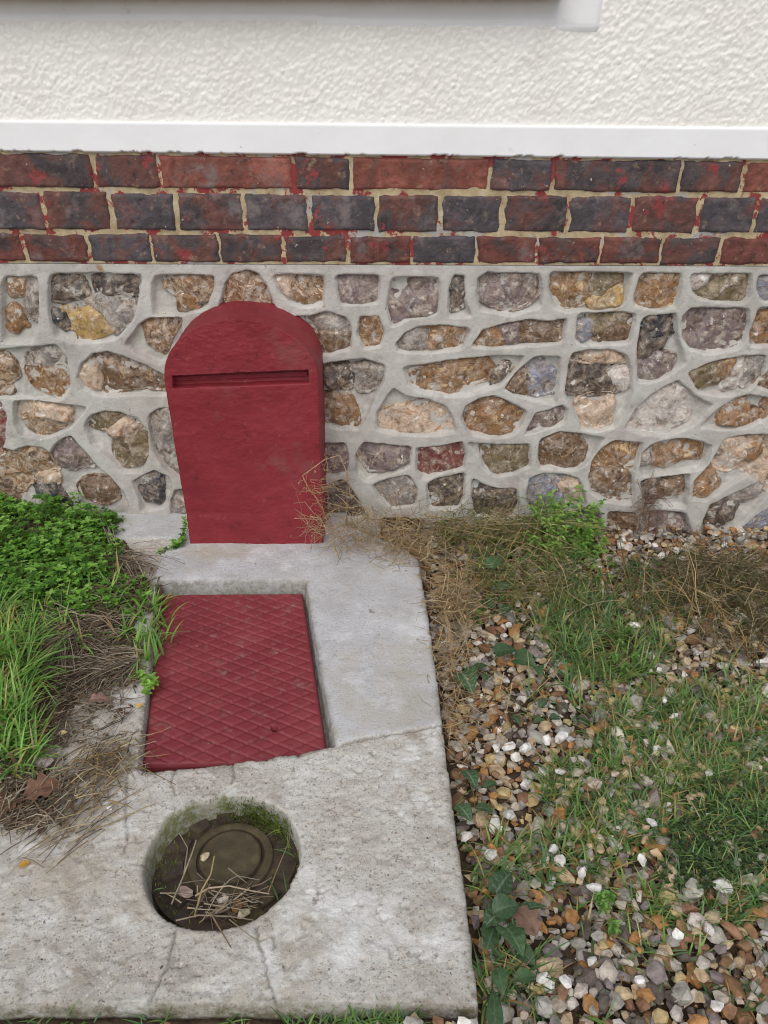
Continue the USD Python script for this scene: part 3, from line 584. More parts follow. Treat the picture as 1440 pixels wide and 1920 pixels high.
for poly, kind in extra:
    k += 1
    part('flint', flint_mesh(soft(poly.mean(0) + (poly - poly.mean(0)) * 0.95), 100 + k, 0.0085), FL[kind], wall, smooth=35)

# ------------------------------------------------------------------ ground under everything
def sheet(poly_lo, poly_hi, res, zf):
    nx, ny = int((poly_hi[0] - poly_lo[0]) / res) + 1, int((poly_hi[1] - poly_lo[1]) / res) + 1
    x, y = np.meshgrid(np.linspace(poly_lo[0], poly_hi[0], nx), np.linspace(poly_lo[1], poly_hi[1], ny))
    return np.stack([x, y, zf(x, y)], -1).reshape(-1, 3), grid_faces(nx, ny)

FRONT_Y, SLAB_X = ground_at(450, 1886)[1], ground_at(901, 1884)[0]
def soil_height(x, y):
    return -0.056 + 0.022 * n2(x, y, 9, 3, 3) + 0.008 * n2(x, y, 40, 5, 3) + 0.036 * step(FRONT_Y + 0.004, FRONT_Y - 0.003, y) * step(SLAB_X + .02, SLAB_X - .03, x)
def far_ground():
    v, f = sheet((-1.6, -2.6), (1.6, 0.0), 0.012, soil_height)
    o = [(-40, -60, -0.06), (40, -60, -0.06), (40, 0, -0.06), (-40, 0, -0.06), (-1.6, -2.6, -0.06), (1.6, -2.6, -0.06), (1.6, 0, -0.06), (-1.6, 0, -0.06)]
    n = len(v)
    f2 = [(0, 1, 5), (0, 5, 4), (1, 2, 6), (1, 6, 5), (3, 0, 4), (3, 4, 7)]
    return np.vstack([v, o]), np.vstack([f, np.array(f2) + n])
g = thing('ground', (0, 0, 0), kind='structure')
part('soil', far_ground(), M['soil'], g, smooth=True)

# ------------------------------------------------------------------ concrete slab with the square pit and the round hole
slab_out = np.vstack([ground_poly([(650, 985), (716, 1010), (768, 1034), (786, 1050), (794, 1090), (803, 1150), (816, 1235), (836, 1390), (850, 1500), (871, 1650), (888, 1780), (901, 1884)]),
                      [(-1.25, FRONT_Y), (-1.25, 0.0), (ground_at(650, 985)[0], 0.0)]])
PZ = -0.019
BLc, BRc, FLc = ground_at(303, 1115, PZ), ground_at(568, 1113, PZ), ground_at(266, 1436, PZ)
pit = ground_poly([(296, 1092), (572, 1092), (598, 1250), (626, 1397), (600, 1402), (560, 1411), (520, 1414), (500, 1421), (470, 1423), (440, 1429), (400, 1432), (360, 1438), (330, 1440), (292, 1446), (262, 1440), (282, 1260)])
HC = ground_at(417, 1607)[:2]; HR = 0.0975
lo, hi = np.array([-1.26, slab_out[:, 1].min() - 0.012]), np.array([slab_out[:, 0].max() + 0.012, 0.006])
S_out, S_pit = SDF2([slab_out], lo - .02, hi + .02, 0.001), SDF2([pit], lo - .02, hi + .02, 0.001)
J0, J1 = ground_at(622, 1398)[:2], ground_at(838, 1352)[:2]
CR = [[(437, 1428), (440, 1450), (434, 1472)], [(330, 1740), (322, 1780), (318, 1802), (296, 1850), (275, 1885)], [(482, 1735), (485, 1765), (497, 1800), (505, 1840), (520, 1885)], [(512, 1752), (516, 1780)],
      [(330, 1490), (322, 1460), (330, 1440)], [(640, 1395), (690, 1385), (740, 1375), (790, 1367), (836, 1355)], [(240, 1440), (236, 1500), (240, 1560), (234, 1600)], [(224, 1030), (262, 1028), (300, 1040), (345, 1052)]]
crack_im = Image.new('L', tuple(int(x) for x in ((hi - lo) / 0.0008 + 2)), 255)
cd = ImageDraw.Draw(crack_im)
for pts in CR:
    w = ground_poly(pts); q = []
    for i in range(len(w) - 1):
        for t in np.linspace(0, 1, 9)[:-1]:
            q.append(w[i] * (1 - t) + w[i + 1] * t + rng.normal(0, 0.0009, 2))
    cd.line([tuple(x) for x in (np.array(q) - lo) / 0.0008], fill=0, width=1)
crack_d = (ndimage.distance_transform_edt(np.asarray(crack_im)) * 0.0008).astype(np.float32)
def crack(x, y):
    return ndimage.map_coordinates(crack_d, [(y - lo[1]) / 0.0008, (x - lo[0]) / 0.0008], order=1, mode='nearest')
def upper(x, y):
    "positive on the newer screed round the pit, negative on the old rough slab"
    s = (x - J0[0]) / (J1[0] - J0[0]); yl = J0[1] + (J1[1] - J0[1]) * s
    left = J0[1] + (x - J0[0]) * 0.0 
    return np.where(x > BLc[0] + 0.12, y - np.maximum(yl, J0[1]), np.where(x > BLc[0] - 0.02, y - ground_at(0, 1180)[1], y - ground_at(0, 1010)[1])) + 0.010 * n2(x, y, 30, 2, 3)
def slab_z(x, y):
    up = step(-0.006, 0.006, upper(x, y))
    rough = 0.0055 * n2(x, y, 14, 3, 3) + (0.0044 * n2(x, y, 90, 4, 3) + 0.0022 * n2(x, y, 200, 6, 2)) * (1 - 0.8 * up) - 0.004 * np.clip(n2(x, y, 120, 8, 2) - 0.17, 0, 1) * 4 * (1 - 0.7 * up)
    do = S_out(x, y) + 0.0030 * n2(x, y, 50, 5, 4)
    dp = S_pit(x, y) + 0.004 * n2(x, y, 75, 8, 4)
    r = np.hypot(x - HC[0], y - HC[1]) + 0.0045 * n2(x, y, 35, 9, 4)
    ang = np.arctan2(y - HC[1], x - HC[0])
    flare = 0.002 + 0.012 * np.clip(np.cos(ang - 2.9), 0, 1)
    z = rough + 0.003 * up - 0.0035 * (1 - step(0.0, 0.0022, crack(x, y)))
    z = z - 0.003 * (1 - step(0, 0.007, do))
    z = z + (-0.036 - z) * step(-0.0015, 0.0030, dp) - 0.002 * step(-0.012, 0.0, dp)
    hole = 1 - np.clip((r - HR + flare) / (flare + 0.0005), 0, 1) ** 1.6
    z = z - 0.060 * hole - 0.003 * step(HR + 0.006, HR - 0.001, r)
    return np.where(do < 0, -0.10, z - 0.05 * (1 - step(-0.0005, 0.002, do)))
res = 0.0022
nx, ny = int((hi[0] - lo[0]) / res) + 1, int((hi[1] - lo[1]) / res) + 1
X, Y = np.meshgrid(lo[0] + np.arange(nx) * res, lo[1] + np.arange(ny) * res)
Zs = slab_z(X, Y); keep = S_out(X, Y) > -0.006
v = np.stack([X, Y, Zs], -1).reshape(-1, 3)
f = grid_faces(nx, ny, keep)
nrm_v, nrm_f, _ = v, f, None
cen = v[f].mean(1)
isup = upper(cen[:, 0], cen[:, 1]) > 0
slab = thing('concrete_slab', (0, -0.5, 0), kind='structure')
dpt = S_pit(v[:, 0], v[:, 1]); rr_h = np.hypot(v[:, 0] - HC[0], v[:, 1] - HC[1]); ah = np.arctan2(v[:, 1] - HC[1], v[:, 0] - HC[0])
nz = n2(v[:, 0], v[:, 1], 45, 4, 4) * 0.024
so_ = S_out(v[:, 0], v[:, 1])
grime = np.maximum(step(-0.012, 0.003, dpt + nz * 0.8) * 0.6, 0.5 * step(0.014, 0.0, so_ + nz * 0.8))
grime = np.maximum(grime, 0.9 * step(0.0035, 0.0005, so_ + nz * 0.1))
wide = -0.003 + 0.010 * np.clip(np.cos(ah - 2.7), 0, 1) + 0.008 * np.clip(np.cos(ah - 1.3), 0, 1)
mossy = 0.95 * step(0, 1, (HR + wide - rr_h + nz * 0.9) / 0.012)
cracked = 0.42 * step(0.0024, 0.0003, crack(v[:, 0], v[:, 1]))
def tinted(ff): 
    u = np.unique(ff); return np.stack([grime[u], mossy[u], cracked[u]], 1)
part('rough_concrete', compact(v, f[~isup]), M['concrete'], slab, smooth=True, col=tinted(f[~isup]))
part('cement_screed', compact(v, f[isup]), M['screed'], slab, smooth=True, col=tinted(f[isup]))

# ------------------------------------------------------------------ red arched post with its slot
FY = -0.140
base = ground_at(487, 1021)
zl, zr = wall_at(303, 655, FY), wall_at(604, 655, FY)
zl, zr = wall_at(300, 655, FY), wall_at(595, 655, FY)
half = (zr[0] - zl[0]) / 2; ztl = zl[2]; xt = (zr[0] + zl[0]) / 2; cx = wall_at(482, 1021, FY)[0]
LEAN = math.atan2(xt - cx, ztl)
ztop = wall_at(450, 600, FY)[2]; zspring = wall_at(450, 712, FY)[2]
prof = [(cx - half + 0.006, -0.01), (cx - half, zspring)]
for t in np.linspace(math.pi, 0, 42)[1:-1]:
    c_, s_ = math.cos(t), math.sin(t)
    prof.append((cx + half * np.sign(c_) * abs(c_) ** 0.97, zspring + (ztop - zspring) * abs(s_) ** 0.97))
prof += [(cx + half, zspring), (cx + half - 0.006, -0.01)]
prof = np.array(prof)[::-1]
prof[prof[:, 1] < 0, 1] -= 0.012
prof = np.stack([cx + (prof[:, 0] - cx) * math.cos(LEAN) + prof[:, 1] * math.sin(LEAN), prof[:, 1] * math.cos(LEAN) - (prof[:, 0] - cx) * math.sin(LEAN)], 1)
def prism_xz(p, y0, y1):
    cs = m3.CrossSection([p[:, [0, 1]]])
    if cs.area() <= 0: cs = m3.CrossSection([p[::-1]])
    s = m3.Manifold.extrude(cs, y1 - y0)            # along +z, profile in xy
    return s.rotate([90, 0, 0]).translate([0, y1, 0])  # (x, y, z) -> (x, -z, y)
body = prism_xz(prof, FY, 0.01)
sl = wall_poly([(322, 704), (578, 693), (580, 719), (324, 729)], FY)
slot = prism_xz(sl, FY - 0.02, FY + 0.024)
body = (body - slot).refine_to_length(0.0045)
mm = body.to_mesh(); tm = trimesh.Trimesh(mm.vert_properties[:, :3], mm.tri_verts, process=True)
trimesh.smoothing.filter_taubin(tm, lamb=0.5, nu=0.52, iterations=6)
P = tm.vertices.copy(); N = tm.vertex_normals
P += N * ((fbm(P * 40, 3, 2) - 0.5) * 0.0030 + (fbm(P * 9, 2, 5) - 0.5) * 0.005 + (fbm(P * [90, 90, 150], 4, 7) - 0.5) * 0.0022)[:, None]
# worn hollow near the foot
hol = wall_at(405, 962, FY)
dx_, dz_ = (P[:, 0] - hol[0]) / 0.045, (P[:, 2] - hol[2]) / 0.012
P[:, 1] += np.where(P[:, 1] < FY + 0.01, 0.004 * np.exp(-dx_ ** 2 - dz_ ** 2), 0)
post = thing('red_post', (cx, FY / 2, 0), 'dark red painted arched concrete post with one narrow slot against the flint wall', 'post')
part('body', (P, tm.faces), M['red_paint'], post, smooth=40)
sb = wall_poly([(326, 706), (576, 696), (576, 704), (326, 713)], FY + 0.022)
part('slot_gap', (np.array([(x, FY + 0.0205 - 0.0008 * math.sin(40 * x), z) for x, z in sb]), np.array([(0, 1, 2), (0, 2, 3)])), M['red_paint'], post)

# ------------------------------------------------------------------ red diamond-pattern cover plate in the pit
ex, ey = BRc - BLc, FLc - BLc
Lx, Ly = np.linalg.norm(ex), np.linalg.norm(ey); ex, ey = ex / Lx, ey / Ly
res = 0.0022
nx, ny = int(Lx / res) + 1, int(Ly / res) + 1
U, V = np.meshgrid(np.linspace(0, Lx, nx), np.linspace(0, Ly, ny))
aa, bb = U / 0.0447 + V / 0.0262, U / 0.0447 - V / 0.0262
dl = np.minimum(np.abs(aa - np.round(aa)), np.abs(bb - np.round(bb)))
hh = 0.0026 * step(0.03, 0.13, dl) + 0.0007 * n2(U, V, 60, 3, 3) + 0.004 * n2(U, V, 6, 6, 2)
edge = np.minimum(np.minimum(U, Lx - U), np.minimum(V, Ly - V))
hh = hh * step(0, 0.006, edge) - 0.006 * (1 - step(0.0, 0.0025, edge))
hole_uv = (ground_at(446, 1348, PZ) - BLc); hu, hv = hole_uv @ ex, hole_uv @ ey
dh = np.hypot(U - hu, V - hv)
hh -= 0.012 * (1 - step(0.003, 0.0055, dh))
pv_ = BLc + U[..., None] * ex + V[..., None] * ey + hh[..., None] * [0, 0, 1]
cover = thing('access_cover', (*((BLc + BRc) / 2 + ey * Ly / 2)[:2], PZ), 'dark red diamond pattern metal access cover sunk in the slab before the red post', 'cover')
pf = grid_faces(nx, ny)[:, ::-1]
part('diamond_plate', (pv_.reshape(-1, 3), pf), M['red_plate'], cover, smooth=True)
hd = trimesh.creation.cylinder(0.0046, 0.002, sections=14); hp = BLc + hu * ex + hv * ey + np.array([0, 0, -0.0075])
hd.apply_translation(hp)
part('lifting_hole', hd, M['black_hole'], cover)
rim = Bits()
c4 = [BLc, BLc + ex * Lx, BLc + ex * Lx + ey * Ly, BLc + ey * Ly]
for i in range(4):
    a_, b_ = c4[i], c4[(i + 1) % 4]
    rim.add([a_ + [0, 0, -.004], b_ + [0, 0, -.004], b_ + [0, 0, -.014], a_ + [0, 0, -.014]], [(0, 1, 2), (0, 2, 3)], (1, 1, 1))
part('plate_edge', rim.mesh()[0], M['red_plate'], cover)

# ------------------------------------------------------------------ round cast cover down the hole
DZ = -0.036
dc = ground_at(432, 1606, DZ + 0.006)
drain = thing('drain_cover', (dc[0], dc[1], DZ), 'round brown cast cover with rings set deep in the slab hole', 'drain cover')
def lathe(prof, n=64):
    m_ = trimesh.creation.revolve(np.array(prof), sections=n); m_.apply_translation([dc[0], dc[1], DZ]); return m_
part('disc', lathe([(0, -0.006), (0.104, -0.006), (0.104, 0.0), (0.0, 0.0)]), M['iron'], drain, smooth=30)
part('ring', lathe([(0.044, 0.0), (0.045, 0.0045), (0.047, 0.0050), (0.053, 0.0050), (0.0555, 0.0040), (0.057, 0.0)]), M['iron_olive'], drain, smooth=40)
part('boss', lathe([(0.041, 0.0), (0.0402, 0.0066), (0.038, 0.0082), (0.030, 0.0075), (0.0, 0.0068)]), M['iron_olive'], drain, smooth=40)
for i in range(12):
    a0, a1 = (i + 0.16) * math.pi / 6, (i + 0.84) * math.pi / 6
    pts = [(r_ * math.cos(a_), r_ * math.sin(a_), z_) for r_, z_, s_ in ((0.061, 0.0, 0), (0.062, 0.006, .02), (0.089, 0.006, .02), (0.090, 0.0, 0)) for a_ in (a0 + s_, (a0 + a1) / 2, a1 - s_)]
    hb_ = m3.Manifold.hull_points(np.array(pts)).to_mesh()
    part('raised_block', (hb_.vert_properties[:, :3] + [dc[0], dc[1], DZ], hb_.tri_verts), M['iron'], drain)

#VEGETATION
# ------------------------------------------------------------------ soil piled on the left of the slab
def soil_patch(outline, top, res=0.006, seed=1):
    p = chaikin(ground_poly(outline), 2); lo_, hi_ = p.min(0) - .01, p.max(0) + .01
    s_ = SDF2([p], lo_, hi_, 0.0015)
    nx_, ny_ = ((hi_ - lo_) / res).astype(int) + 1
    x, y = np.meshgrid(lo_[0] + np.arange(nx_) * res, lo_[1] + np.arange(ny_) * res)
    d = s_(x, y) + 0.02 * n2(x, y, 22, seed, 3)
    z = -0.006 + top * step(0, 0.09, d) + 0.004 * step(0, .01, d) + (0.016 * n2(x, y, 26, seed + 2, 4)) * step(0, 0.03, d)
    return compact(np.stack([x, y, z], -1).reshape(-1, 3), grid_faces(nx_, ny_, s_(x, y) > -0.004)), (s_, seed, top)
MOUND = [(-420, 960), (0, 958), (110, 960), (215, 963), (250, 1015), (292, 1075), (302, 1135), (272, 1205), (240, 1270), (180, 1300), (120, 1350), (90, 1420), (110, 1500), (80, 1555), (30, 1570), (0, 1560), (-150, 1560), (-420, 1540)]
md, mound_info = soil_patch(MOUND, 0.022)
bank = thing('soil_bank', (*ground_at(80, 1200)[:2], 0), kind='structure')
part('soil', md, M['soil'], bank, smooth=True)
def table(fn, lo_, hi_, r_=0.004):
    "a height field looked up instead of computed anew"
    nx_, ny_ = int((hi_[0] - lo_[0]) / r_) + 1, int((hi_[1] - lo_[1]) / r_) + 1
    x, y = np.meshgrid(lo_[0] + np.arange(nx_) * r_, lo_[1] + np.arange(ny_) * r_); a = fn(x, y)
    def look(x, y):
        i = np.clip(((np.atleast_1d(x) - lo_[0]) / r_ + .5).astype(int), 0, nx_ - 1); j = np.clip(((np.atleast_1d(y) - lo_[1]) / r_ + .5).astype(int), 0, ny_ - 1)
        return a[j, i]
    return look
def surf_left(x, y):
    s_, sd, top = mound_info
    x, y = np.atleast_1d(x), np.atleast_1d(y)
    d = s_(x, y) + 0.02 * n2(x, y, 22, sd, 3)
    return np.maximum(-0.006 + top * step(0, 0.09, d) + 0.004 * step(0, .01, d) + 0.016 * n2(x, y, 26, sd + 2, 4) * step(0, .03, d), 0.0)

surf_left = table(surf_left, (-1.25, -1.1), (0.2, 0.0))
# ------------------------------------------------------------------ gravel on the right
PEB = [C(164, 158, 149), C(146, 140, 132), C(182, 160, 130), C(128, 98, 70), C(168, 122, 74), C(214, 209, 204), C(130, 119, 117), C(176, 156, 112), C(92, 82, 75), C(192, 182, 170), C(176, 162, 146), C(134, 100, 76)]
PW = np.array([13, 10, 15, 12, 10, 5, 6, 7, 8, 9, 11, 10], float); PW /= PW.sum()
def pebble(r, n=13, rr=rng):
    p = rr.normal(size=(n, 3)); p /= np.linalg.norm(p, axis=1, keepdims=True)
    p *= rr.uniform(0.86, 1.06, (n, 1)) * np.array([rr.uniform(.85, 1.3), rr.uniform(.7, .98), rr.uniform(.45, .75)]) * r
    h_ = trimesh.convex.convex_hull(p)
    a = rr.uniform(0, 6.28); t = rr.normal(0, .35, 2)
    R = trimesh.transformations.euler_matrix(t[0], t[1], a)[:3, :3]
    return h_.vertices @ R.T, h_.faces
def slab_edge_x(y):
    e = slab_out[:12]; return np.interp(y, e[::-1, 1], e[::-1, 0])
soil_z = table(soil_height, (-0.8, -1.4), (1.2, 0.0))
thin_z = table(lambda x, y: noise(np.stack([x * 5, y * 5, x * 0 + 3.0], -1), 4), (-0.8, -1.4), (1.2, 0.0))
pts = []
cellsz = 0.0134
for layer in (0, 1, 2):
    for yy in np.arange(-1.34, -0.012, cellsz):
        for xx in np.arange(0.0, 1.12, cellsz):
            x, y = xx + rng.uniform(-.5, .5) * cellsz, yy + rng.uniform(-.5, .5) * cellsz
            if x < slab_edge_x(y) + 0.010 and y > slab_out[11, 1] - 0.012: continue
            if y > slab_out[11, 1] - 0.012 and x < slab_edge_x(y) + 0.010: continue
            thin = thin_z(x, y)[0]
            if layer == 1 and (rng.random() < 0.34 or thin < 0.25): continue
            if layer == 2 and rng.random() < 0.45: continue
            r = float(np.clip(rng.lognormal(math.log(0.0090), 0.28), 0.0054, 0.0160)) if layer < 2 else float(rng.uniform(.0028, .0052))
            z = soil_z(x, y)[0] + (0.008 + layer * 0.013 if layer < 2 else 0.010) + rng.uniform(-.003, .004)
            pts.append((x, y, z, r, int(rng.choice(len(PEB), p=PW))))
# below the front edge of the slab
for _ in range(160):
    x, y = rng.uniform(-0.65, slab_out[11, 0]), slab_out[11, 1] - rng.uniform(0.012, 0.16)
    pts.append((x, y, soil_z(x, y)[0] + 0.003, float(rng.uniform(.004, .008)), int(rng.choice(len(PEB), p=PW))))
# the white flints one notices first
for u, v, s in [(985, 1400, 30), (1025, 1385, 30), (1052, 1380, 32), (955, 1398, 28), (930, 1400, 22), (968, 1418, 26), (1050, 1612, 26), (1038, 1590, 24), (1092, 1635, 22), (1116, 1664, 32), (1204, 1610, 30), (945, 1685, 30), (1222, 1540, 22), (955, 1525, 28), (927, 1540, 24), (1330, 1448, 22),
                (1268, 1030, 17), (1280, 1046, 20), (1240, 1040, 18), (1228, 1020, 15), (1110, 1800, 24), (1330, 1740, 28), (1020, 1830, 26), (1060, 1838, 26), (1200, 1835, 24), (1050, 1445, 20), (1190, 1170, 18), (955, 1170, 20), (1295, 1180, 20), (880, 1310, 20), (1236, 1255, 18), (1246, 1310, 18), (1264, 1340, 20), (920, 1600, 30), (1272, 1748, 30), (1345, 1880, 30)]:
    p = ground_at(u, v, -0.022); Zd = (p - CAM) @ FW
    pts.append((p[0], p[1], -0.024, s * Zd / FPX * rng.uniform(.42, .54), 5))
P4 = np.array([p[:4] for p in pts])
rel = P4[:, :3] - CAM
Zd = rel @ FW; U_ = 720 + FPX * rel[:, 0] / Zd; V_ = 960 - FPX * (rel @ UP) / Zd
inview = (U_ > -10) & (U_ < 1450) & (V_ > 900) & (V_ < 1930)
shown = np.where(inview, P4[:, 3] / Zd * (1 + 6 * (P4[:, 2] - soil_z(P4[:, 0], P4[:, 1]))), 0)
shown[-36:] += 1
order = np.argsort(-shown)
gravel = thing('gravel', (0.5, -0.5, -0.05), kind='structure')
loose = Bits()
for k_, i in enumerate(order):
    x, y, z, r, ci = pts[i]
    v_, f_ = pebble(r, 24 if k_ < 300 else 14)
    c_ = np.array(PEB[ci]) * rng.uniform(0.82, 1.12) * np.array([rng.uniform(.97, 1.04), 1, rng.uniform(.95, 1.03)])
    v_ = v_ + [x, y, z]
    if k_ < 300:
        part('pebble', (v_, f_), M['pebble'], gravel, col=np.broadcast_to(np.clip(c_, 0, .9), v_.shape))
    else:
        loose.add(v_, f_, np.clip(c_, 0, .9))
lm, lc = loose.mesh()
part('small_stones', lm, M['pebble'], gravel, col=lc, kind='stuff')

# ------------------------------------------------------------------ grass
GREENS = [C(98, 132, 66), C(84, 120, 66), C(114, 146, 76), C(96, 126, 86), C(74, 108, 56), C(128, 152, 86)]
STRAW = [C(188, 164, 112), C(170, 142, 92), C(206, 188, 146), C(150, 126, 92), C(132, 112, 90)]
def scatter(u, v, ru, rv, n, z):
    out = []
    while len(out) < n:
        a, b = rng.uniform(-1, 1, 2)
        if a * a + b * b > 1: continue
        out.append(ground_at(u + a * ru, v + b * rv, z))
    return out
def tufts(bits, zones, z0, surf=None, cols=GREENS, wide_=1.0):
    for (u, v, ru, rv, ntuft, nbl, L) in zones:
        for p in scatter(u, v, ru, rv, ntuft, z0):
            if surf is not None: p = np.array([p[0], p[1], surf(p[0], p[1])[0]])
            elif p[0] < slab_edge_x(p[1]) + 0.008: continue
            base = np.array(cols[rng.integers(len(cols))]); pref = rng.uniform(0, 6.28)
            for _ in range(max(2, int(nbl * rng.uniform(.5, 1.4)))):
                az = rng.uniform(0, 6.28) if rng.random() < 0.55 else pref + rng.normal(0, .6)
                c_ = base * rng.uniform(.7, 1.25) * np.array([rng.uniform(.9, 1.12), 1, rng.uniform(.85, 1.1)])
                tip = c_ * 1.2
                if rng.random() < 0.13: c_ = np.array(STRAW[rng.integers(5)]) * rng.uniform(.7, 1.0); tip = c_
                elif rng.random() < 0.15: tip = np.array(C(176, 160, 92))
                q = p + np.array([rng.normal(0, .006), rng.normal(0, .006), -0.004])
                bits.blade(q, az, L * rng.uniform(.55, 1.25), rng.uniform(.0020, .0040) * wide_, rng.uniform(.15, .9), rng.uniform(.5, 1.5), c_, tip)
GZ = -0.046
gr = Bits()
tufts(gr, [(1290, 1390, 190, 90, 260, 9, .048), (1220, 1490, 200, 90, 230, 8, .046), (1370, 1480, 110, 130, 170, 9, .048), (1130, 1570, 110, 60, 90, 7, .044), (1150, 1205, 110, 80, 96, 9, .066), (1070, 1170, 70, 80, 60, 8, .064), (1000, 1130, 90, 60, 40, 7, .06),
           (1360, 1300, 90, 40, 26, 7, .06), (1300, 1690, 150, 60, 100, 7, .044), (1380, 1640, 90, 90, 100, 7, .044), (980, 1640, 80, 70, 26, 6, .06), (960, 1850, 70, 40, 16, 8, .06), (1180, 1330, 130, 30, 16, 6, .06), (890, 1600, 40, 160, 18, 5, .05),
           (1230, 1090, 60, 50, 18, 7, .06), (1060, 1290, 90, 30, 14, 6, .06), (1100, 1690, 60, 60, 12, 5, .05), (1240, 1790, 130, 40, 12, 5, .045), (1000, 1900, 200, 20, 18, 5, .04), (1390, 1850, 60, 50, 9, 5, .04), (1620, 1400, 170, 260, 120, 8, .06)], GZ)
gm, gc = gr.mesh()
grass = thing('grass', (*ground_at(1250, 1450, GZ)[:2], GZ), 'thin green grass spreading through the gravel on the right', 'grass', kind='stuff')
part('blades', gm, M['green'], grass, smooth=True, col=gc)

gl = Bits()
tufts(gl, [(10, 1290, 66, 110, 56, 14, .095), (30, 1410, 50, 60, 24, 10, .070), (70, 1200, 60, 40, 8, 7, .06), (150, 1190, 70, 40, 6, 6, .05), (-120, 1300, 120, 140, 50, 10, .085), (275, 1180, 30, 60, 20, 8, .052), (225, 1140, 60, 55, 12, 6, .05), (250, 1260, 30, 25, 8, 7, .04), (100, 1230, 60, 40, 12, 7, .06)], 0.0, surf_left,
      cols=[C(116, 160, 68), C(98, 142, 58), C(134, 172, 84), C(106, 146, 72)], wide_=1.25)
gm, gc = gl.mesh()
grass = thing('grass', (*ground_at(60, 1290)[:2], 0.01), 'bright green long grass at the left edge beside the dead straw', 'grass', kind='stuff')
part('blades', gm, M['green'], grass, smooth=True, col=gc)

gf = Bits()
for _ in range(900):
    x = rng.choice([rng.uniform(-.55, slab_out[11, 0] - .005), rng.normal(-.02, .05), rng.normal(.07, .03)]); y = slab_out[11, 1] - abs(rng.normal(0, .02)) - .004
    if noise(np.array([x * 24, .3, .7]), 2) < .42: continue
    gf.blade((x, y, soil_z(x, y)[0] - .003), rng.uniform(0, 6.28), rng.uniform(.012, .034), .0022, rng.uniform(.3, 1), rng.uniform(.3, 1.2), np.array(GREENS[rng.integers(6)]) * rng.uniform(.7, 1.1))
gm, gc = gf.mesh()
grass = thing('grass', (-0.1, slab_out[11, 1] - .04, -.05), 'low grass along the front edge of the concrete slab', 'grass', kind='stuff')
part('blades', gm, M['green'], grass, smooth=True, col=gc)

# ------------------------------------------------------------------ chickweed, upper left
cw = Bits(); st = Bits()
CWG = [C(98, 146, 48), C(114, 162, 60), C(84, 130, 44), C(64, 106, 36), C(136, 178, 84)]
def rosette(bits, p, s, cols, n=5, up=0.5):
    a0 = rng.uniform(0, 6.28); c_ = np.array(cols[rng.integers(len(cols))])
    for i in range(n):
        bits.leaf(p, a0 + i * 6.28 / n + rng.normal(0, .25), rng.uniform(-.2, .8) * up + .1, s * rng.uniform(.7, 1.25), s * rng.uniform(.55, .8), c_ * rng.uniform(.72, 1.25), fold=rng.uniform(.05, .25), bend=rng.uniform(.0, .3))
lump_z = table(lambda x, y: noise(np.stack([x * 22, y * 22, x * 0 + 1.0], -1), 3), (-1.4, -1.1), (0.2, 0.0))
cz = [(60, 1000, 150, 62, 400, .056), (45, 1090, 130, 62, 340, .044), (160, 1050, 75, 62, 150, .042), (60, 1155, 110, 42, 110, .034), (-170, 1060, 150, 110, 260, .05), (175, 1120, 70, 40, 60, .028), (260, 1120, 40, 50, 20, .02), (20, 955, 90, 22, 110, .055), (190, 985, 35, 26, 60, .03)]
for (u, v, ru, rv, n, hgt) in cz:
    for p in scatter(u, v, ru, rv, n, 0.008):
        if p[1] > -0.012: p[1] = -0.012 - rng.uniform(0, .02)
        g0 = surf_left(p[0], p[1])[0]; hh_ = hgt * (0.35 + 0.9 * lump_z(p[0], p[1])[0]) * rng.uniform(.35, 1.1)
        top = np.array([p[0], p[1], g0 + hh_]); b = top + [rng.normal(0, .012), rng.normal(0, .012), -hh_]
        st.tube([b, (b + top) / 2 + rng.normal(0, .003, 3), top], .0007, np.array(C(120, 150, 70)))
        rosette(cw, top, rng.choice([rng.uniform(.005, .008), rng.uniform(.007, .0125)]), CWG, n=int(rng.integers(4, 7)))
        for q in (0.35, 0.65):
            rosette(cw, b + (top - b) * q, rng.uniform(.006, .011), CWG, n=2, up=.2)
chick = thing('chickweed', (*ground_at(70, 1030)[:2], 0.01), 'bright green chickweed mat against the flint wall, left of the red post', 'ground cover', kind='stuff')
gm, gc = cw.mesh(); part('leaves', gm, M['green'], chick, smooth=False, col=gc)
gm, gc = st.mesh(); part('stems', gm, M['green'], chick, smooth=True, col=gc)

# small weed at the foot of the post and the sprig by the plate
def sprig(name, label, spots, cols, s, cat='weed'):
    P0 = np.array(spots[0])
    t = thing(name, P0, label, cat); lv, sm_ = Bits(), Bits()
    for q in spots:
        q = np.array(q, float); b = q * [1, 1, 0] + [0, 0, P0[2] * 0 + 0.001]
        sm_.tube([P0 * [1, 1, 0] + [0, 0, .001], (b + q) / 2 + rng.normal(0, .002, 3), q], .0008, np.array(C(130, 150, 80)))
        rosette(lv, q, s * rng.uniform(.8, 1.2), cols, n=5); rosette(lv, q - [0, 0, .006], s * 1.1, cols, n=4, up=.1)
    gm, gc = lv.mesh(); part('leaves', gm, M['green'], t, col=gc)
    gm, gc = sm_.mesh(); part('stem', gm, M['green'], t, col=gc)
sprig('small_weed', 'small green creeping weed at the left foot of the red post', [(*ground_at(u, v, z)[:2], z) for u, v, z in [(338, 1012, .012), (344, 992, .03), (346, 972, .045), (341, 1002, .018), (330, 1022, .010), (322, 1026, .008), (310, 1030, .006), (336, 1018, .014), (347, 982, .035), (300, 1032, .006), (343, 1010, .02), (326, 1014, .016)]], CWG, .008)
sprig('small_weed', 'small light green sprig hanging over the left edge of the red cover', [(*ground_at(u, v, z)[:2], z) for u, v, z in [(270, 1275, .008), (282, 1282, .008), (290, 1276, .01), (275, 1294, .005), (265, 1262, .012), (284, 1270, .012)]], [C(140, 184, 78), C(122, 168, 66)], .0085)

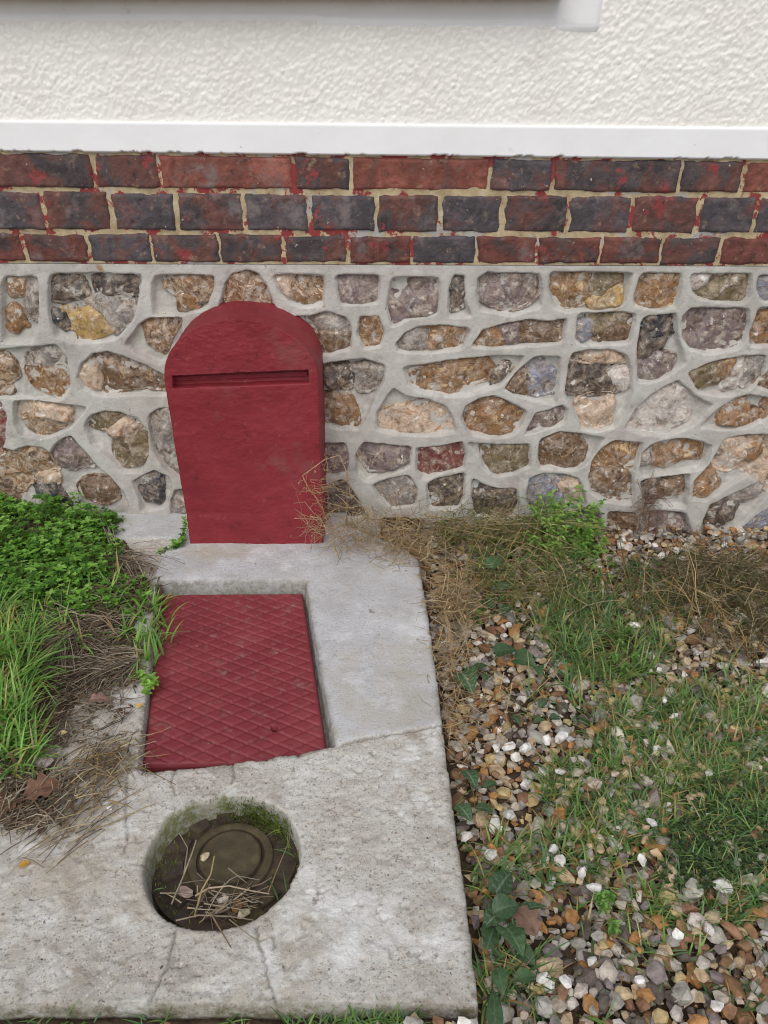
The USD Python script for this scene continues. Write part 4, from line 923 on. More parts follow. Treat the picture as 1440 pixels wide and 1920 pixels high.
# ------------------------------------------------------------------ dead straw on the left
def straw_clump(name, label, u, v, dirs, n, L, spread, base_r, z=0.012, cols=STRAW, group=None):
    p0 = ground_at(u, v, z); bits = Bits()
    for _ in range(n):
        d = dirs[rng.integers(len(dirs))] + rng.normal(0, spread)
        b = p0 + [rng.normal(0, base_r), rng.normal(0, base_r), rng.uniform(0, .012)]
        l = L * rng.uniform(.35, 1.15); el = rng.uniform(-.05, .45)
        pl = [b]; ang = d
        for i in range(4):
            ang += rng.normal(0, .10); el -= .16
            pl.append(pl[-1] + np.array([math.cos(ang) * math.cos(el), math.sin(ang) * math.cos(el), math.sin(el)]) * l / 4)
        pl = np.array(pl)
        pl[:, 2] = np.maximum(pl[:, 2], surf_left(pl[:, 0], pl[:, 1]) + rng.uniform(.001, .008))
        bits.tube(pl, rng.uniform(.0006, .0012), np.array(cols[rng.integers(len(cols))]) * rng.uniform(.55, 1.0), taper=.5)
    t = thing(name, p0, label, 'dead grass', group)
    gm, gc = bits.mesh(); part('stalks', gm, M['dry'], t, smooth=True, col=gc)
DEAD = [C(176, 160, 136), C(154, 136, 114), C(132, 116, 100), C(194, 180, 156), C(112, 98, 86)]
straw_clump('dead_grass_tuft', 'dead brown grass tuft combed downwards between the long grass and the cover', 112, 1195, [-1.75, -1.9, -2.3], 300, .115, .28, .014, .03, DEAD)
straw_clump('dead_grass_tuft', 'dead grass clump lying towards the left edge of the red cover', 225, 1240, [-2.6, 2.9, 3.4], 170, .085, .35, .016, .016, DEAD)
straw_clump('dead_grass_tuft', 'grey dry stalks fanned out above the corner of the red cover', 225, 1050, [-.9, -.5, -2.2, -1.4, .1], 150, .085, .4, .016, .02, DEAD)
straw_clump('dead_grass_tuft', 'thin pile of loose straw scattered on the slab left of the round hole', 182, 1440, [-2.0, -2.3, .9, -.6, -2.6, 1.0], 210, .062, .5, .026, .003, DEAD + STRAW)
straw_clump('dead_grass_tuft', 'straw ends trailing down the slab below the loose pile', 130, 1545, [-2.2, -2.35, .8], 60, .08, .3, .022, .002, DEAD + STRAW)
straw_clump('dead_grass_tuft', 'dry stems lying across the chickweed under the flint wall', 130, 1150, [.2, .5, 3.3, -.6, 2.6], 70, .10, .4, .03, .03, DEAD)
straw_clump('dead_grass_tuft', 'dry litter at the far left under the long grass', 40, 1480, [-1.6, .6, 2.0, 3.3], 130, .06, .6, .035, .008, DEAD)
lt = Bits()
for (u, v, ru, rv, n) in [(90, 1320, 90, 80, 380), (150, 1230, 110, 70, 480), (60, 1480, 80, 70, 280), (240, 1100, 60, 60, 220), (130, 1170, 110, 30, 200), (200, 1380, 50, 70, 60), (-160, 1350, 150, 180, 420), (215, 1250, 50, 90, 200)]:
    for p in scatter(u, v, ru, rv, n, .012):
        l_ = rng.uniform(.008, .05); a_ = rng.choice([-1.9, -2.2, .6, 2.6]) + rng.normal(0, .5); d = np.array([math.cos(a_), math.sin(a_), rng.normal(0, .12)]) * l_ / 2
        z_ = surf_left(p[0], p[1])[0] + rng.uniform(.001, .012); p = np.array([p[0], p[1], z_])
        lt.tube([p - d, p + rng.normal(0, .002, 3), p + d], rng.uniform(.0005, .0012), np.array(DEAD[rng.integers(5)]) * rng.uniform(.55, 1.05), taper=.6)
        if rng.random() < .25: lt.leaf(p, rng.uniform(0, 6.28), rng.normal(0, .3), rng.uniform(.006, .014), rng.uniform(.003, .007), np.array(C(104, 82, 64)) * rng.uniform(.5, 1.1))
t = thing('dry_litter', ground_at(110, 1330, .01), 'dead grass bits strewn over the soil bank left of the red cover', 'litter', kind='stuff')
gm, gc = lt.mesh(); part('bits', gm, M['dry'], t, smooth=True, col=gc)
b_ = Bits()
for k_ in range(7):
    p0 = ground_at(212 + rng.normal(0, 4), 1020, .02); p1 = wall_at(174 + k_ * 3.5 + rng.normal(0, 3), 938 + 6 * k_ + rng.normal(0, 4), -0.035)
    if k_ == 0: t = thing('dead_stalks', ground_at(212, 1020, .01), 'sheaf of pale dead stalks leaning on the wall beside the chickweed', 'dead stalks')
    b_ = Bits(); b_.tube([p0, (p0 + p1) / 2 + rng.normal(0, .003, 3) + [0, 0, .004], p1], .0012, np.array(C(186, 168, 160)) * rng.uniform(.7, 1.05), taper=.6)
    gm, gc = b_.mesh(); part('stalk', gm, M['dry'], t, smooth=True, col=gc)

# ------------------------------------------------------------------ fallen leaves and small loose things on the slab
def big_leaf(p, az, tilt, L, W, colfun, shape='oval', curl=0.25, roll=0.0, nu=26, nv=15, seed=0):
    t, s = np.meshgrid(np.linspace(0, 1, nu), np.linspace(-1, 1, nv), indexing='ij')
    if shape == 'oval': w = np.sin(np.pi * np.clip(t * .97 + .015, 0, 1)) ** .72 * (1.12 - .35 * t)
    elif shape == 'heart': w = np.where(t < .22, .55 + 2.0 * t, (1 - ((t - .22) / .78) ** 1.7)) ; w = np.maximum(w, .02)
    else: w = np.sin(np.pi * np.clip(t * .97 + .015, 0, 1)) ** .6 * (1 + .25 * np.sin(t * 19 + seed))
    x = t * L - (0.12 * L * np.abs(s) ** 1.5 * (t < .35) * (1 - t / .35) if shape == 'heart' else 0)
    y = s * w * W / 2
    z = -curl * L * (t - .35) ** 2 * 1.6 + np.abs(s) ** 1.3 * w * W * .16 + .012 * L * np.sin(t * 22 + seed) * np.abs(s) + roll * y
    ca, sa, ct, stl = math.cos(az), math.sin(az), math.cos(tilt), math.sin(tilt)
    X1, Z1 = x * ct - z * stl, x * stl + z * ct
    v_ = np.stack([X1 * ca - y * sa, X1 * sa + y * ca, Z1], -1).reshape(-1, 3) + p
    f_ = grid_faces(nv, nu)
    return v_, f_, np.clip(colfun(t, s), 0, 1).reshape(-1, 3)
def veined(base, vein, seed=0, amount=.8):
    def fn(t, s):
        mid = np.exp(-(s / .07) ** 2)
        q = (t * 5 - np.abs(s) * 2.0 + .3 * np.sin(9 * s + seed)); side = np.exp(-((q - np.round(q)) / .12) ** 2) * (np.abs(s) < .9)
        k_ = np.clip(np.maximum(mid, side * .6), 0, 1)[..., None] * amount * .8
        n_ = (1 + .25 * n2(t * 4, s * 2, 2, seed, 3))[..., None]
        return np.array(base) * n_ * (1 - k_) + np.array(vein) * k_
    return fn
def plain(base, seed=0):
    return lambda t, s: np.array(base) * (1 + .7 * n2(t * 3, s * 2, 2, seed, 3) - .25 * np.exp(-(s / .08) ** 2))[..., None]
def fallen(name, label, u, v, z, az, L, W, col, shape='oval', curl=.5, tilt=.1, cat='leaf'):
    p = ground_at(u, v, z); v_, f_, c_ = big_leaf(p - np.array([math.cos(az), math.sin(az), 0]) * L / 2, az, tilt, L, W, plain(col, int(u)), shape, curl, seed=u)
    t = thing(name, p, label, cat); part('blade', (v_, f_), M['dry'], t, smooth=True, col=c_)
fallen('dead_leaf', 'brown curled dead leaf on the soil below the grey flat stone', 78, 1482, .014, .5, .050, .042, C(122, 92, 76), 'ragged', .3)
fallen('dead_leaf', 'dark brown crumpled leaf at the far left edge', 22, 1502, .012, 1.2, .042, .036, C(106, 82, 64), 'ragged', .4)
fallen('dead_leaf', 'brown leaf scrap caught in straw left of the red cover', 185, 1312, .012, .2, .036, .022, C(134, 108, 98), 'ragged', .5)
fallen('dead_leaf', 'yellow leaf fragment lying on the pale slab corner', 46, 1621, .004, .6, .013, .011, C(196, 148, 66), 'oval', .2)
fallen('dead_leaf', 'small yellow leaf fragment touching the left edge of the cover', 262, 1323, .006, .9, .011, .009, C(218, 180, 96), 'oval', .2)
fallen('dead_leaf', 'large purplish brown dead leaf among the dark veined leaves', 985, 1728, -.008, 2.2, .040, .030, C(124, 98, 84), 'ragged', .5, .25)
fallen('dead_leaf', 'small tan leaf on the straw below the red cover corner', 118, 1375, .010, .3, .014, .010, C(206, 182, 134), 'oval', .3)
def stone_thing(label, u, v, z, r, col, flat=1.0):
    p = ground_at(u, v, z); v_, f_ = pebble(r, 22); v_ = v_ * [1, 1, flat]
    t = thing('loose_stone', p, label, 'stone'); part('body', (v_ + p, f_), M['pebble'], t, col=np.broadcast_to(col, v_.shape))
stone_thing('flat grey oval stone on the soil left of the red cover', 84, 1428, .012, .0165, C(158, 146, 142), .45)
stone_thing('white round pebble in the chickweed at the left', 50, 1133, .030, .010, C(206, 208, 208))
stone_thing('cream pebble resting on the boss of the round cover', 385, 1606, DZ + .014, .0085, C(206, 190, 158))
stone_thing('pinkish pebble under the twigs in the round hole', 346, 1672, DZ + .010, .0105, C(160, 138, 128))
stone_thing('pale pebble between the twigs at the front of the hole', 418, 1685, DZ + .012, .0085, C(204, 194, 182))
stone_thing('orange brown pebble at the front of the round hole', 444, 1700, DZ + .010, .0095, C(138, 96, 52))
stone_thing('greenish grey pebble at the front right of the hole', 456, 1712, DZ + .013, .0085, C(166, 158, 132))
stone_thing('white chip by a small pit in the slab left of the hole', 206, 1515, .006, .005, C(214, 210, 206))

# twigs and moss in the round hole
tw = Bits()
HZ = DZ + .006
def hole_stick(pts, r, c_): tw.tube([ground_at(u, v, HZ + z) for u, v, z in pts], r, np.array(c_), taper=.55, sides=4)
hole_stick([(322, 1695, .012), (345, 1640, .02), (352, 1590, .02), (336, 1562, .016)], .0014, C(150, 138, 118))
hole_stick([(345, 1640, .022), (360, 1600, .022), (368, 1575, .02)], .0012, C(172, 156, 130))
hole_stick([(365, 1720, .012), (378, 1670, .018), (395, 1640, .022), (402, 1605, .026)], .0015, C(176, 156, 112))
hole_stick([(366, 1680, .014), (392, 1665, .02), (430, 1661, .022), (470, 1670, .018), (505, 1676, .012)], .0016, C(176, 156, 132))
hole_stick([(503, 1674, .012), (520, 1630, .014), (541, 1580, .018), (545, 1555, .02)], .0009, C(150, 130, 96))
hole_stick([(395, 1690, .016), (430, 1650, .02), (445, 1642, .02), (487, 1650, .018)], .0008, C(150, 140, 128))
hole_stick([(428, 1628, .014), (462, 1655, .016)], .0012, C(140, 130, 112))
hole_stick([(330, 1726, .03), (372, 1716, .022), (430, 1718, .02), (475, 1725, .02)], .0013, C(148, 132, 112))
hole_stick([(395, 1712, .018), (410, 1738, .045), (432, 1775, .063)], .0016, C(142, 122, 94))
hole_stick([(430, 1724, .03), (470, 1756, .06), (490, 1766, .062)], .0008, C(150, 134, 112))
for _ in range(64):
    u, v = rng.normal(405, 52), rng.normal(1698, 18)
    a_, l_ = rng.choice([.2, -.3, 1.0, 1.4, 2.4, -.9]) + rng.normal(0, .3), rng.uniform(.018, .055)
    q = ground_at(u, v, HZ + rng.uniform(.004, .020)); dv = np.array([math.cos(a_), math.sin(a_), rng.normal(0, .15)]) * l_ / 2
    e0, e1 = q - dv, q + dv
    lim = HR - .012
    if max(np.hypot(*(e0[:2] - HC)), np.hypot(*(e1[:2] - HC))) > lim: continue
    tw.tube([e0, q + rng.normal(0, .002, 3), e1], rng.uniform(.0006, .0013), np.array(DEAD[rng.integers(5)]) * rng.uniform(.7, 1.1), taper=.6)
t = thing('dry_twigs', ground_at(410, 1700, HZ), 'dry twigs and stalks heaped in the front of the round hole', 'twigs', kind='stuff')
gm, gc = tw.mesh(); part('sticks', gm, M['dry'], t, smooth=True, col=gc)
ms = Bits()
MOSS = [C(104, 120, 48), C(84, 100, 38), C(124, 136, 60), C(94, 104, 52)]
for _ in range(900):
    a_ = rng.normal(1.12, .34); rr_ = HR - rng.uniform(-.001, .018); dp_ = rng.uniform(0, 1)
    p = np.array([HC[0] + rr_ * math.cos(a_), HC[1] + rr_ * math.sin(a_), -.004 - .034 * dp_])
    ms.blade(p, a_ + math.pi + rng.normal(0, .9), rng.uniform(.006, .015), .0014, rng.uniform(.0, .9), rng.uniform(.2, 1.2), np.array(MOSS[rng.integers(4)]) * rng.uniform(.6, 1.2), seg=2)
for _ in range(260):
    a_ = rng.normal(3.3, .5); rr_ = HR - rng.uniform(.012, .036)
    p = np.array([HC[0] + rr_ * math.cos(a_), HC[1] + rr_ * math.sin(a_), -.012 - .032 * rng.random()])
    ms.blade(p, rng.uniform(0, 6.28), rng.uniform(.003, .007), .0012, rng.uniform(.0, .9), .5, np.array(MOSS[rng.integers(4)]) * rng.uniform(.5, 1.0), seg=2)
for _ in range(16):
    a_ = rng.choice([.55, .9, 3.5, .2, -.4]) + rng.normal(0, .15)
    p = np.array([HC[0] + (HR - .006) * math.cos(a_), HC[1] + (HR - .006) * math.sin(a_), -.02])
    ms.blade(p, a_ + math.pi + rng.normal(0, 1.0), rng.uniform(.02, .04), .0018, rng.uniform(.2, .9), 1.0, np.array(GREENS[rng.integers(6)]) * rng.uniform(.7, 1.1))
t = thing('moss', (HC[0], HC[1] + HR, -.02), 'green moss tufts lining the rim of the round hole', 'moss', kind='stuff')
gm, gc = ms.mesh(); part('tufts', gm, M['moss'], t, smooth=True, col=gc)

# ------------------------------------------------------------------ dry weeds on the right of the slab
TAN = [C(196, 170, 126), C(178, 150, 108), C(210, 190, 150), C(160, 134, 100), C(190, 158, 122)]
def dry_weed(label, paths, fuzz, cloud=(), col=TAN, stalks=()):
    bits, seeds = Bits(), Bits()
    P0 = np.array(paths[0][0][0])
    for pl, r in paths:
        pl = np.array(pl, float); c_ = np.array(col[rng.integers(len(col))]) * rng.uniform(.8, 1.05)
        bits.tube(pl, r, c_, taper=.6)
        for i in range(len(pl) - 1):   # side twigs with withered bits
            for _ in range(fuzz):
                q = pl[i] + (pl[i + 1] - pl[i]) * rng.random(); d = rng.normal(0, 1, 3); d /= np.linalg.norm(d); d[2] -= .5
                l_ = rng.uniform(.008, .030); e = q + d * l_
                bits.tube([q, (q + e) / 2 + rng.normal(0, .002, 3), e], .00045, c_ * rng.uniform(.75, 1.05), taper=.6)
                for _ in range(2): seeds.leaf(e + rng.normal(0, .003, 3), rng.uniform(0, 6.28), rng.uniform(-1.2, .6), rng.uniform(.003, .007), rng.uniform(.001, .0025), c_ * rng.uniform(.7, 1.05), bend=.5)
    for (c, s, n) in cloud:           # tangles of hair-thin stems
        for _ in range(n):
            q = np.array(c) + rng.normal(0, 1, 3) * s; q[2] = max(q[2], -.03)
            d = rng.normal(0, 1, 3) * [1, .7, .7]; d /= np.linalg.norm(d); l_ = rng.uniform(.015, .06)
            pm = q + d * l_ * .5 + rng.normal(0, .005, 3); e = q + d * l_ + rng.normal(0, .008, 3)
            q[1], pm[1], e[1] = min(q[1], -.02), min(pm[1], -.02), min(e[1], -.02)
            c_ = np.array(col[rng.integers(len(col))]) * rng.uniform(.55, 1.0)
            bits.tube([q, pm, e], rng.uniform(.00035, .00085), c_, taper=.7)
            if rng.random() < .5: seeds.leaf(e, rng.uniform(0, 6.28), rng.uniform(-1, 1), rng.uniform(.003, .008), .002, c_, bend=.4)
    for (c, s, n) in stalks:          # stiff straw coloured stalks, bent once or twice
        for _ in range(n):
            q = np.array(c) + rng.normal(0, 1, 3) * s * [1, .7, 0]; q[1] = min(q[1], -.03); q[2] = -.04
            a_ = rng.uniform(0, 6.28); l_ = rng.uniform(.06, .17); el = rng.uniform(.5, 1.45); pl = [q]
            for i in range(3):
                d = np.array([math.cos(a_) * math.cos(el), math.sin(a_) * math.cos(el), math.sin(el)]); e = pl[-1] + d * l_ / 3; e[1] = min(e[1], -.02); pl.append(e)
                el -= rng.choice([.1, .25, .9]); a_ += rng.normal(0, .3)
            bits.tube(pl, rng.uniform(.0007, .0013), np.array(STRAW[rng.integers(4)]) * rng.uniform(.75, 1.1), taper=.6)
    t = thing('dry_weed', P0, label, 'dry weed')
    gm, gc = bits.mesh(); part('stems', gm, M['dry'], t, smooth=True, col=gc)
    gm, gc = seeds.mesh(); part('withered_leaves', gm, M['dry'], t, col=gc)
W_ = lambda u, v, y: wall_at(u, v, y)
A0 = ground_at(800, 1050, -.02)
dry_weed('tall straw coloured dry weed bending over the back of the slab to the red post',
    [([A0, W_(745, 1000, -.12), W_(700, 968, -.13), W_(656, 925, -.15), W_(652, 890, -.16), W_(636, 853, -.17), W_(608, 862, -.18), W_(567, 892, -.19)], .0014),
     ([W_(567, 892, -.19), W_(580, 918, -.20), W_(598, 938, -.20), W_(640, 950, -.19)], .0010), ([W_(590, 930, -.2), W_(606, 955, -.21), W_(612, 975, -.21)], .0007),
     ([A0, W_(735, 1010, -.13), W_(690, 1000, -.15), W_(668, 990, -.15), W_(650, 955, -.15), W_(651, 890, -.16)], .0012),
     ([A0, W_(790, 1000, -.1), W_(760, 985, -.11), W_(700, 968, -.12), W_(660, 960, -.13)], .0010),
     ([A0, W_(770, 990, -.08), W_(715, 955, -.1), W_(694, 968, -.11), W_(655, 958, -.12)], .0009), ([A0, W_(780, 1000, -.09), W_(793, 965, -.09), W_(768, 990, -.1), W_(735, 985, -.12)], .0010),
     ([ground_at(856, 1056, -.02), W_(832, 1020, -.13), W_(815, 985, -.12), W_(795, 963, -.11)], .0013), ([W_(795, 963, -.11), W_(845, 975, -.10), W_(885, 986, -.10), W_(925, 1000, -.1)], .0013),
     ([A0, W_(700, 1030, -.2), W_(672, 1040, -.24), W_(640, 1018, -.25), W_(612, 1000, -.25)], .0008), ([W_(612, 855, -.18), W_(616, 895, -.18)], .0006), ([W_(668, 845, -.12), W_(687, 895, -.13)], .0009), ([W_(672, 845, -.12), W_(676, 870, -.13)], .0005)], 3,
    [(W_(720, 1005, -.14), (.05, .03, .028), 300), (W_(660, 1000, -.18), (.035, .03, .028), 150), (W_(790, 1010, -.12), (.04, .03, .028), 220), (W_(600, 985, -.20), (.014, .012, .014), 60), (W_(605, 915, -.19), (.010, .008, .022), 30), (W_(770, 1040, -.2), (.03, .03, .02), 200)])
B0 = ground_at(852, 1080, -.02)
dry_weed('tan dry weed drooping over the right edge of the slab beside the square pit',
    [([B0, ground_at(838, 1066, .04), ground_at(858, 1072, .05), ground_at(884, 1068, .05), ground_at(884, 1100, .02)], .0011), ([ground_at(838, 1066, .04), ground_at(848, 1095, .04), ground_at(858, 1130, .02)], .0010),
     ([ground_at(862, 1070, .05), ground_at(868, 1100, .03), ground_at(876, 1140, .01), ground_at(874, 1200, -.01), ground_at(880, 1230, -.02)], .0011), ([ground_at(832, 1170, .02), ground_at(822, 1205, .012), ground_at(810, 1222, .01), ground_at(818, 1240, .008)], .0010),
     ([ground_at(830, 1145, .03), ground_at(866, 1152, .01)], .0007), ([ground_at(842, 1165, .0), ground_at(845, 1225, -.01), ground_at(852, 1270, -.02), ground_at(866, 1305, -.02), ground_at(876, 1345, -.02)], .0011),
     ([ground_at(880, 1210, 0), ground_at(872, 1240, -.015)], .001), ([ground_at(828, 1250, .0), ground_at(845, 1285, -.01), ground_at(862, 1320, -.02)], .0008), ([ground_at(960, 1280, 0), ground_at(955, 1310, -.02), ground_at(948, 1340, -.02)], .001), ([ground_at(945, 1260, .01), ground_at(936, 1300, -.02)], .0009),
     ([ground_at(965, 1115, .02), ground_at(985, 1145, .0), ground_at(1005, 1178, -.02)], .0008), ([ground_at(1030, 1268, -.0), ground_at(1050, 1252, .01), ground_at(990, 1310, -.02)], .0009), ([ground_at(880, 1320, 0), ground_at(912, 1345, -.015), ground_at(870, 1360, -.02)], .0008)], 3,
    [(ground_at(848, 1130, .02), (.016, .032, .018), 420), (ground_at(840, 1230, .0), (.012, .03, .012), 110), (ground_at(860, 1340, -.015), (.02, .05, .008), 120)])
C0 = ground_at(960, 1010, -.02)
dry_weed('brownish tangled dry weed against the wall left of the green nettle-like plant',
    [([C0 + [rng.normal(0, .04), rng.normal(0, .03), 0], C0 + [rng.normal(0, .06), rng.normal(-.02, .03), .05], C0 + [rng.normal(0, .10), rng.normal(-.05, .05), .05 + .05 * rng.random()]], .0010) for _ in range(46)], 2,
    [(W_(900, 990, -.10), (.055, .03, .030), 260), (W_(980, 1005, -.13), (.06, .04, .032), 300), (W_(850, 1000, -.10), (.03, .03, .030), 120), (ground_at(960, 1090, .01), (.06, .045, .016), 260), (ground_at(1050, 1080, .01), (.045, .04, .018), 170), (ground_at(890, 1090, .01), (.025, .035, .018), 100)], [C(178, 158, 112), C(150, 134, 90), C(200, 180, 136), C(128, 130, 70), C(118, 112, 76), C(104, 122, 66)], stalks=[(ground_at(960, 1060), (.07, .05, 0), 46), (ground_at(1050, 1090), (.05, .05, 0), 22), (ground_at(880, 1050), (.03, .04, 0), 24)])
D0 = ground_at(1350, 1070, -.03)
dry_weed('withered brown weed matted over the gravel at the right under the wall',
    [([D0 + [rng.normal(0, .07), rng.normal(0, .04), 0], D0 + [rng.normal(0, .08), rng.normal(-.02, .04), .03], D0 + [rng.normal(0, .10), rng.normal(-.05, .05), .03 + .03 * rng.random()]], .0008) for _ in range(40)]
    + [([ground_at(1310, 1190, -.02), ground_at(1330, 1130, .02), ground_at(1322, 1095, .04)], .0016), ([ground_at(1345, 1175, -.02), ground_at(1335, 1120, .03), ground_at(1324, 1092, .05)], .0015), ([ground_at(1345, 1125, .02), ground_at(1300, 1103, .04)], .0015), ([ground_at(1330, 1240, -.03), ground_at(1346, 1150, .02)], .0013),
       ([ground_at(1415, 1230, -.02), ground_at(1432, 1185, .01), ground_at(1420, 1135, .03)], .0014), ([ground_at(1270, 1150, -.02), ground_at(1255, 1070, .03)], .0012), ([ground_at(1195, 1130, -.02), ground_at(1170, 1050, .02), ground_at(1155, 980, .06)], .0013), ([W_(1430, 990, -.1), W_(1360, 1005, -.1), W_(1300, 1020, -.12), W_(1240, 1048, -.13), W_(1215, 1046, -.12)], .0016)], 2,
    [(ground_at(1350, 1075, -.01), (.085, .04, .014), 1000), (ground_at(1420, 1130, -.01), (.06, .06, .014), 520), (ground_at(1270, 1120, -.015), (.06, .035, .010), 420), (ground_at(1380, 1200, -.02), (.06, .03, .010), 260)], [C(140, 122, 90), C(112, 98, 72), C(164, 144, 108), C(98, 90, 66), C(116, 112, 70), C(190, 172, 136), C(96, 108, 62)], stalks=[(ground_at(1340, 1120), (.09, .06, 0), 44), (ground_at(1410, 1180), (.04, .06, 0), 16)])
E = [W_(1212, 1005, -.02), W_(1210, 960, -.02), W_(1218, 910, -.018), W_(1228, 870, -.018), W_(1240, 828, -.018)]
dry_weed('thin dead upright stalk standing in front of the wall at the right', [(E, .0010), ([E[0], W_(1204, 950, -.03), W_(1206, 915, -.03)], .0007), ([E[0], W_(1226, 960, -.03), W_(1222, 930, -.03)], .0006)], 7,
         [(W_(1211, 955, -.03), (.007, .006, .03), 110)], [C(146, 112, 96), C(120, 92, 80), C(170, 140, 118)])

# ------------------------------------------------------------------ green leafy plants
def leafy(label, stems, cols, s, cat='plant', name='leafy_plant', group=None):
    t = thing(name, stems[0][0], label, cat, group); sb_, lb = Bits(), Bits()
    for pl in stems:
        pl = np.array(pl); sb_ = Bits(); sb_.tube(pl, .0013, np.array(C(140, 150, 90)), taper=.5); gm, gc = sb_.mesh(); part('stem', gm, M['green'], t, smooth=True, col=gc)
        n = 12
        for i in range(n):
            f_ = (i + 1) / n; k0 = min(int(f_ * (len(pl) - 1)), len(pl) - 2); q = pl[k0] + (pl[k0 + 1] - pl[k0]) * (f_ * (len(pl) - 1) - k0)
            for h_ in range(3):
                lb.leaf(q, i * 1.57 + h_ * 2.1 + rng.normal(0, .3), rng.uniform(-.4, .5), s * rng.uniform(.6, 1.2) * (1.1 - .35 * f_), s * rng.uniform(.35, .5), np.array(cols[rng.integers(len(cols))]) * rng.uniform(.7, 1.25), bend=.3)
    gm, gc = lb.mesh(); part('leaves', gm, M['green'], t, col=gc)
NET = [C(112, 156, 60), C(132, 174, 74), C(92, 134, 52)]
def up_stem(u0, v0, u1, v1, y): 
    a_ = ground_at(u0, v0, -.03); b_ = W_(u1, v1, y); return [a_, a_ * .5 + b_ * .5 + rng.normal(0, .006, 3), b_]
leafy('bright green nettle-like plant standing against the flint wall right of the post', [up_stem(1080, 1030, 1130, 940, -.06), up_stem(1100, 1040, 1128, 975, -.08), up_stem(1110, 1050, 1134, 1010, -.1), up_stem(1075, 1030, 1088, 912, -.04), up_stem(1070, 1030, 1070, 935, -.05), up_stem(1090, 1040, 1108, 950, -.05), up_stem(1060, 1035, 1052, 955, -.06), up_stem(1085, 1045, 1100, 985, -.09), up_stem(1050, 1040, 1030, 930, -.05), up_stem(1075, 1045, 1080, 965, -.08)], NET, .019)
leafy('paler green weed in the dry tangle behind the slab corner', [up_stem(1020 + rng.normal(0, 20), 1050, u, v, y) for u, v, y in [(1010, 930, -.10), (1035, 925, -.09), (1055, 940, -.12), (995, 950, -.13), (1025, 975, -.16), (1060, 990, -.16), (985, 1000, -.17), (1040, 1020, -.18), (1010, 945, -.05), (1000, 955, -.06), (1045, 945, -.05), (1020, 980, -.09), (985, 975, -.08), (1060, 975, -.08), (1075, 1010, -.11), (1010, 1010, -.12), (965, 1000, -.1), (1025, 960, -.07), (1000, 985, -.1), (1045, 990, -.1), (990, 1010, -.12), (1060, 1000, -.1), (1030, 1020, -.14)]], [C(122, 156, 72), C(106, 140, 62), C(140, 170, 84)], .018)
for sl in [[ground_at(u, v, -.03), ground_at(u, v - 8, -.01), ground_at(u + 4, v - 14, .0)] for u, v in [(1160, 1215), (1180, 1190), (1150, 1240), (1170, 1260), (1190, 1240), (1120, 1095), (1130, 1705), (1125, 1690), (1140, 1690), (1150, 1745)]]:
    leafy('small green seedling sprouting between the gravel stones', [sl], [C(92, 130, 56), C(112, 150, 70)], .010, 'seedling', 'seedling', 'seedlings in the gravel')

VE, DG = C(170, 192, 164), C(66, 92, 58)
def arum(label, leaves, base):
    p0 = ground_at(*base, -.03); t = thing('veined_plant', p0, label, 'plant')
    for (u, v, z, az, L, W2, tilt, amt) in leaves:
        p = ground_at(u, v, z) - np.array([math.cos(az), math.sin(az), math.tan(tilt)]) * L / 2 * .9
        L, W2 = L * .88, W2 * .92; c_ = np.array(DG) * rng.uniform(.75, 1.3)
        v_, f_, cc = big_leaf(p, az, tilt, L, W2, veined(c_, VE, int(u), amt), 'heart' if L > .035 else 'oval', .35, rng.normal(0, .2), seed=u)
        lp = part('leaf', (v_, f_), M['green'], t, smooth=True, col=cc)
        b = Bits(); b.tube([p0, (p0 + p) / 2 + [0, 0, .006], p + [0, 0, .001]], .0011, np.array(C(110, 130, 84)))
        part('leaf_stalk', b.mesh()[0], M['green'], lp, smooth=True, col=b.mesh()[1])
arum('large dark leaf with white veins beside the slab, right of the square pit', [(876, 1275, -.005, -1.3, .062, .050, .15, .7), (902, 1250, -.01, .4, .036, .03, .2, .25)], (872, 1255))
arum('round dark green leaves in the shade of the dry weed by the wall', [(950, 1142, .0, .8, .036, .031, .25, .35), (947, 1098, .0, .7, .034, .028, .3, .3), (915, 1130, -.01, 2.2, .034, .028, .2, .15), (930, 1048, .02, 1.0, .05, .036, .3, .2), (865, 1150, -.01, -.6, .03, .024, .2, .1)], (925, 1120))
arum('pair of dark heart shaped leaves on the gravel below the grass', [(986, 1238, -.005, -.6, .046, .040, .15, .15), (950, 1218, .0, .2, .044, .036, .2, .12), (1010, 1255, -.012, -1.4, .03, .022, .1, .1)], (965, 1230))
arum('small oval dark leaves on bare gravel near the white flints', [(968, 1348, -.012, -1.2, .026, .019, .2, .4), (1012, 1350, -.012, .3, .022, .018, .2, .3), (1040, 1345, -.012, -.2, .02, .015, .2, .2), (1018, 1318, -.008, .7, .022, .018, .2, .25), (913, 1268, -.01, .9, .022, .018, .1, .2)], (1000, 1345))
arum('dark veined leaves close to the slab edge beside the round hole', [(882, 1455, -.008, -1.2, .036, .030, .2, .65), (870, 1520, -.01, -1.0, .034, .028, .1, .6), (908, 1515, -.008, -.2, .028, .020, .1, .3), (920, 1470, -.014, .5, .024, .018, .1, .2)], (885, 1480))
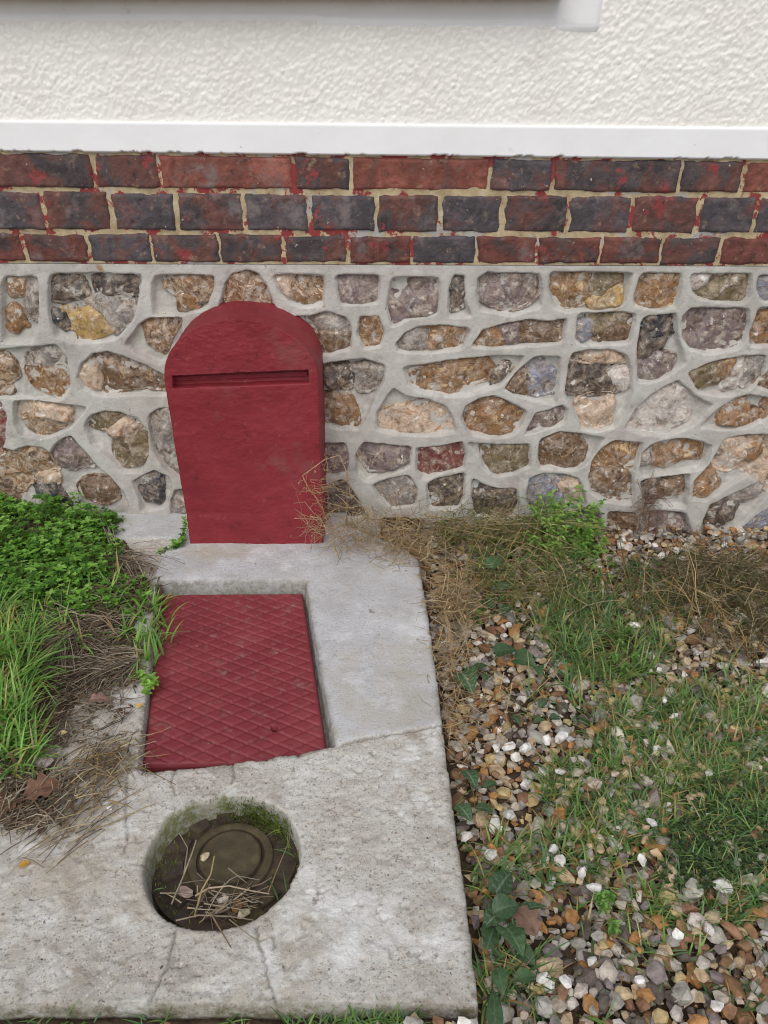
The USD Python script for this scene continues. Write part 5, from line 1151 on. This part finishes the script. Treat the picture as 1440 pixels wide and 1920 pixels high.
arum('big clump of glossy dark leaves by the lower right of the slab', [(945, 1650, -.004, .9, .042, .034, .2, .4), (925, 1720, -.006, -2.4, .044, .036, .25, .55), (965, 1760, -.004, -1.2, .046, .038, .2, .35), (948, 1700, .002, .3, .038, .03, .2, .2), (920, 1755, -.012, -2.0, .034, .028, .1, .2), (1000, 1700, -.01, .2, .04, .02, .2, .5), (985, 1790, -.012, -.8, .03, .024, .1, .2)], (945, 1720))
arum('long narrow dark leaves at the bottom corner of the slab', [(938, 1835, -.006, -1.45, .034, .020, .2, .2), (927, 1885, -.004, 1.5, .048, .020, .15, .15), (985, 1830, -.012, .2, .028, .02, .1, .1)], (940, 1860))

ug = Bits()
for (u, v, ru, rv, n, hgt) in [(980, 1060, 110, 60, 150, .05), (1060, 1020, 70, 40, 120, .08), (900, 1120, 60, 60, 60, .03), (1100, 1080, 60, 50, 60, .03), (860, 1010, 60, 30, 40, .04), (1230, 1090, 60, 40, 40, .02), (1290, 1150, 80, 40, 40, .02)]:
    for p in scatter(u, v, ru, rv, n, GZ):
        if p[1] > -.02 or p[0] < slab_edge_x(p[1]) + .01: continue
        rosette(ug, p + [0, 0, hgt * rng.uniform(.2, 1.1)], rng.uniform(.006, .014), [C(92, 122, 62), C(78, 104, 54), C(116, 146, 76), C(100, 122, 74)], n=4, up=.6)
t = thing('green_undergrowth', ground_at(980, 1060, GZ), 'small green leaves growing up through the dry tangle by the wall', 'ground cover', kind='stuff')
gm, gc = ug.mesh(); part('leaves', gm, M['green'], t, col=gc)
# dark green creeping cover among the grass at the right
cv = Bits()
for (u, v, ru, rv, n) in [(1360, 1590, 110, 70, 900), (1300, 1640, 70, 50, 300), (1220, 1110, 70, 60, 160), (1420, 1140, 60, 60, 160), (1330, 1500, 60, 30, 120), (1600, 1580, 140, 100, 300)]:
    for p in scatter(u, v, ru, rv, n, GZ):
        rosette(cv, p + [0, 0, rng.uniform(.006, .024)], rng.uniform(.0035, .006), [C(58, 78, 40), C(70, 92, 48), C(48, 64, 36), C(86, 104, 60)], n=5, up=.8)
t = thing('creeping_cover', ground_at(1360, 1590, GZ), 'dark green low creeping cover in the grass at the right edge', 'ground cover', kind='stuff')
gm, gc = cv.mesh(); part('leaves', gm, M['green'], t, col=gc)
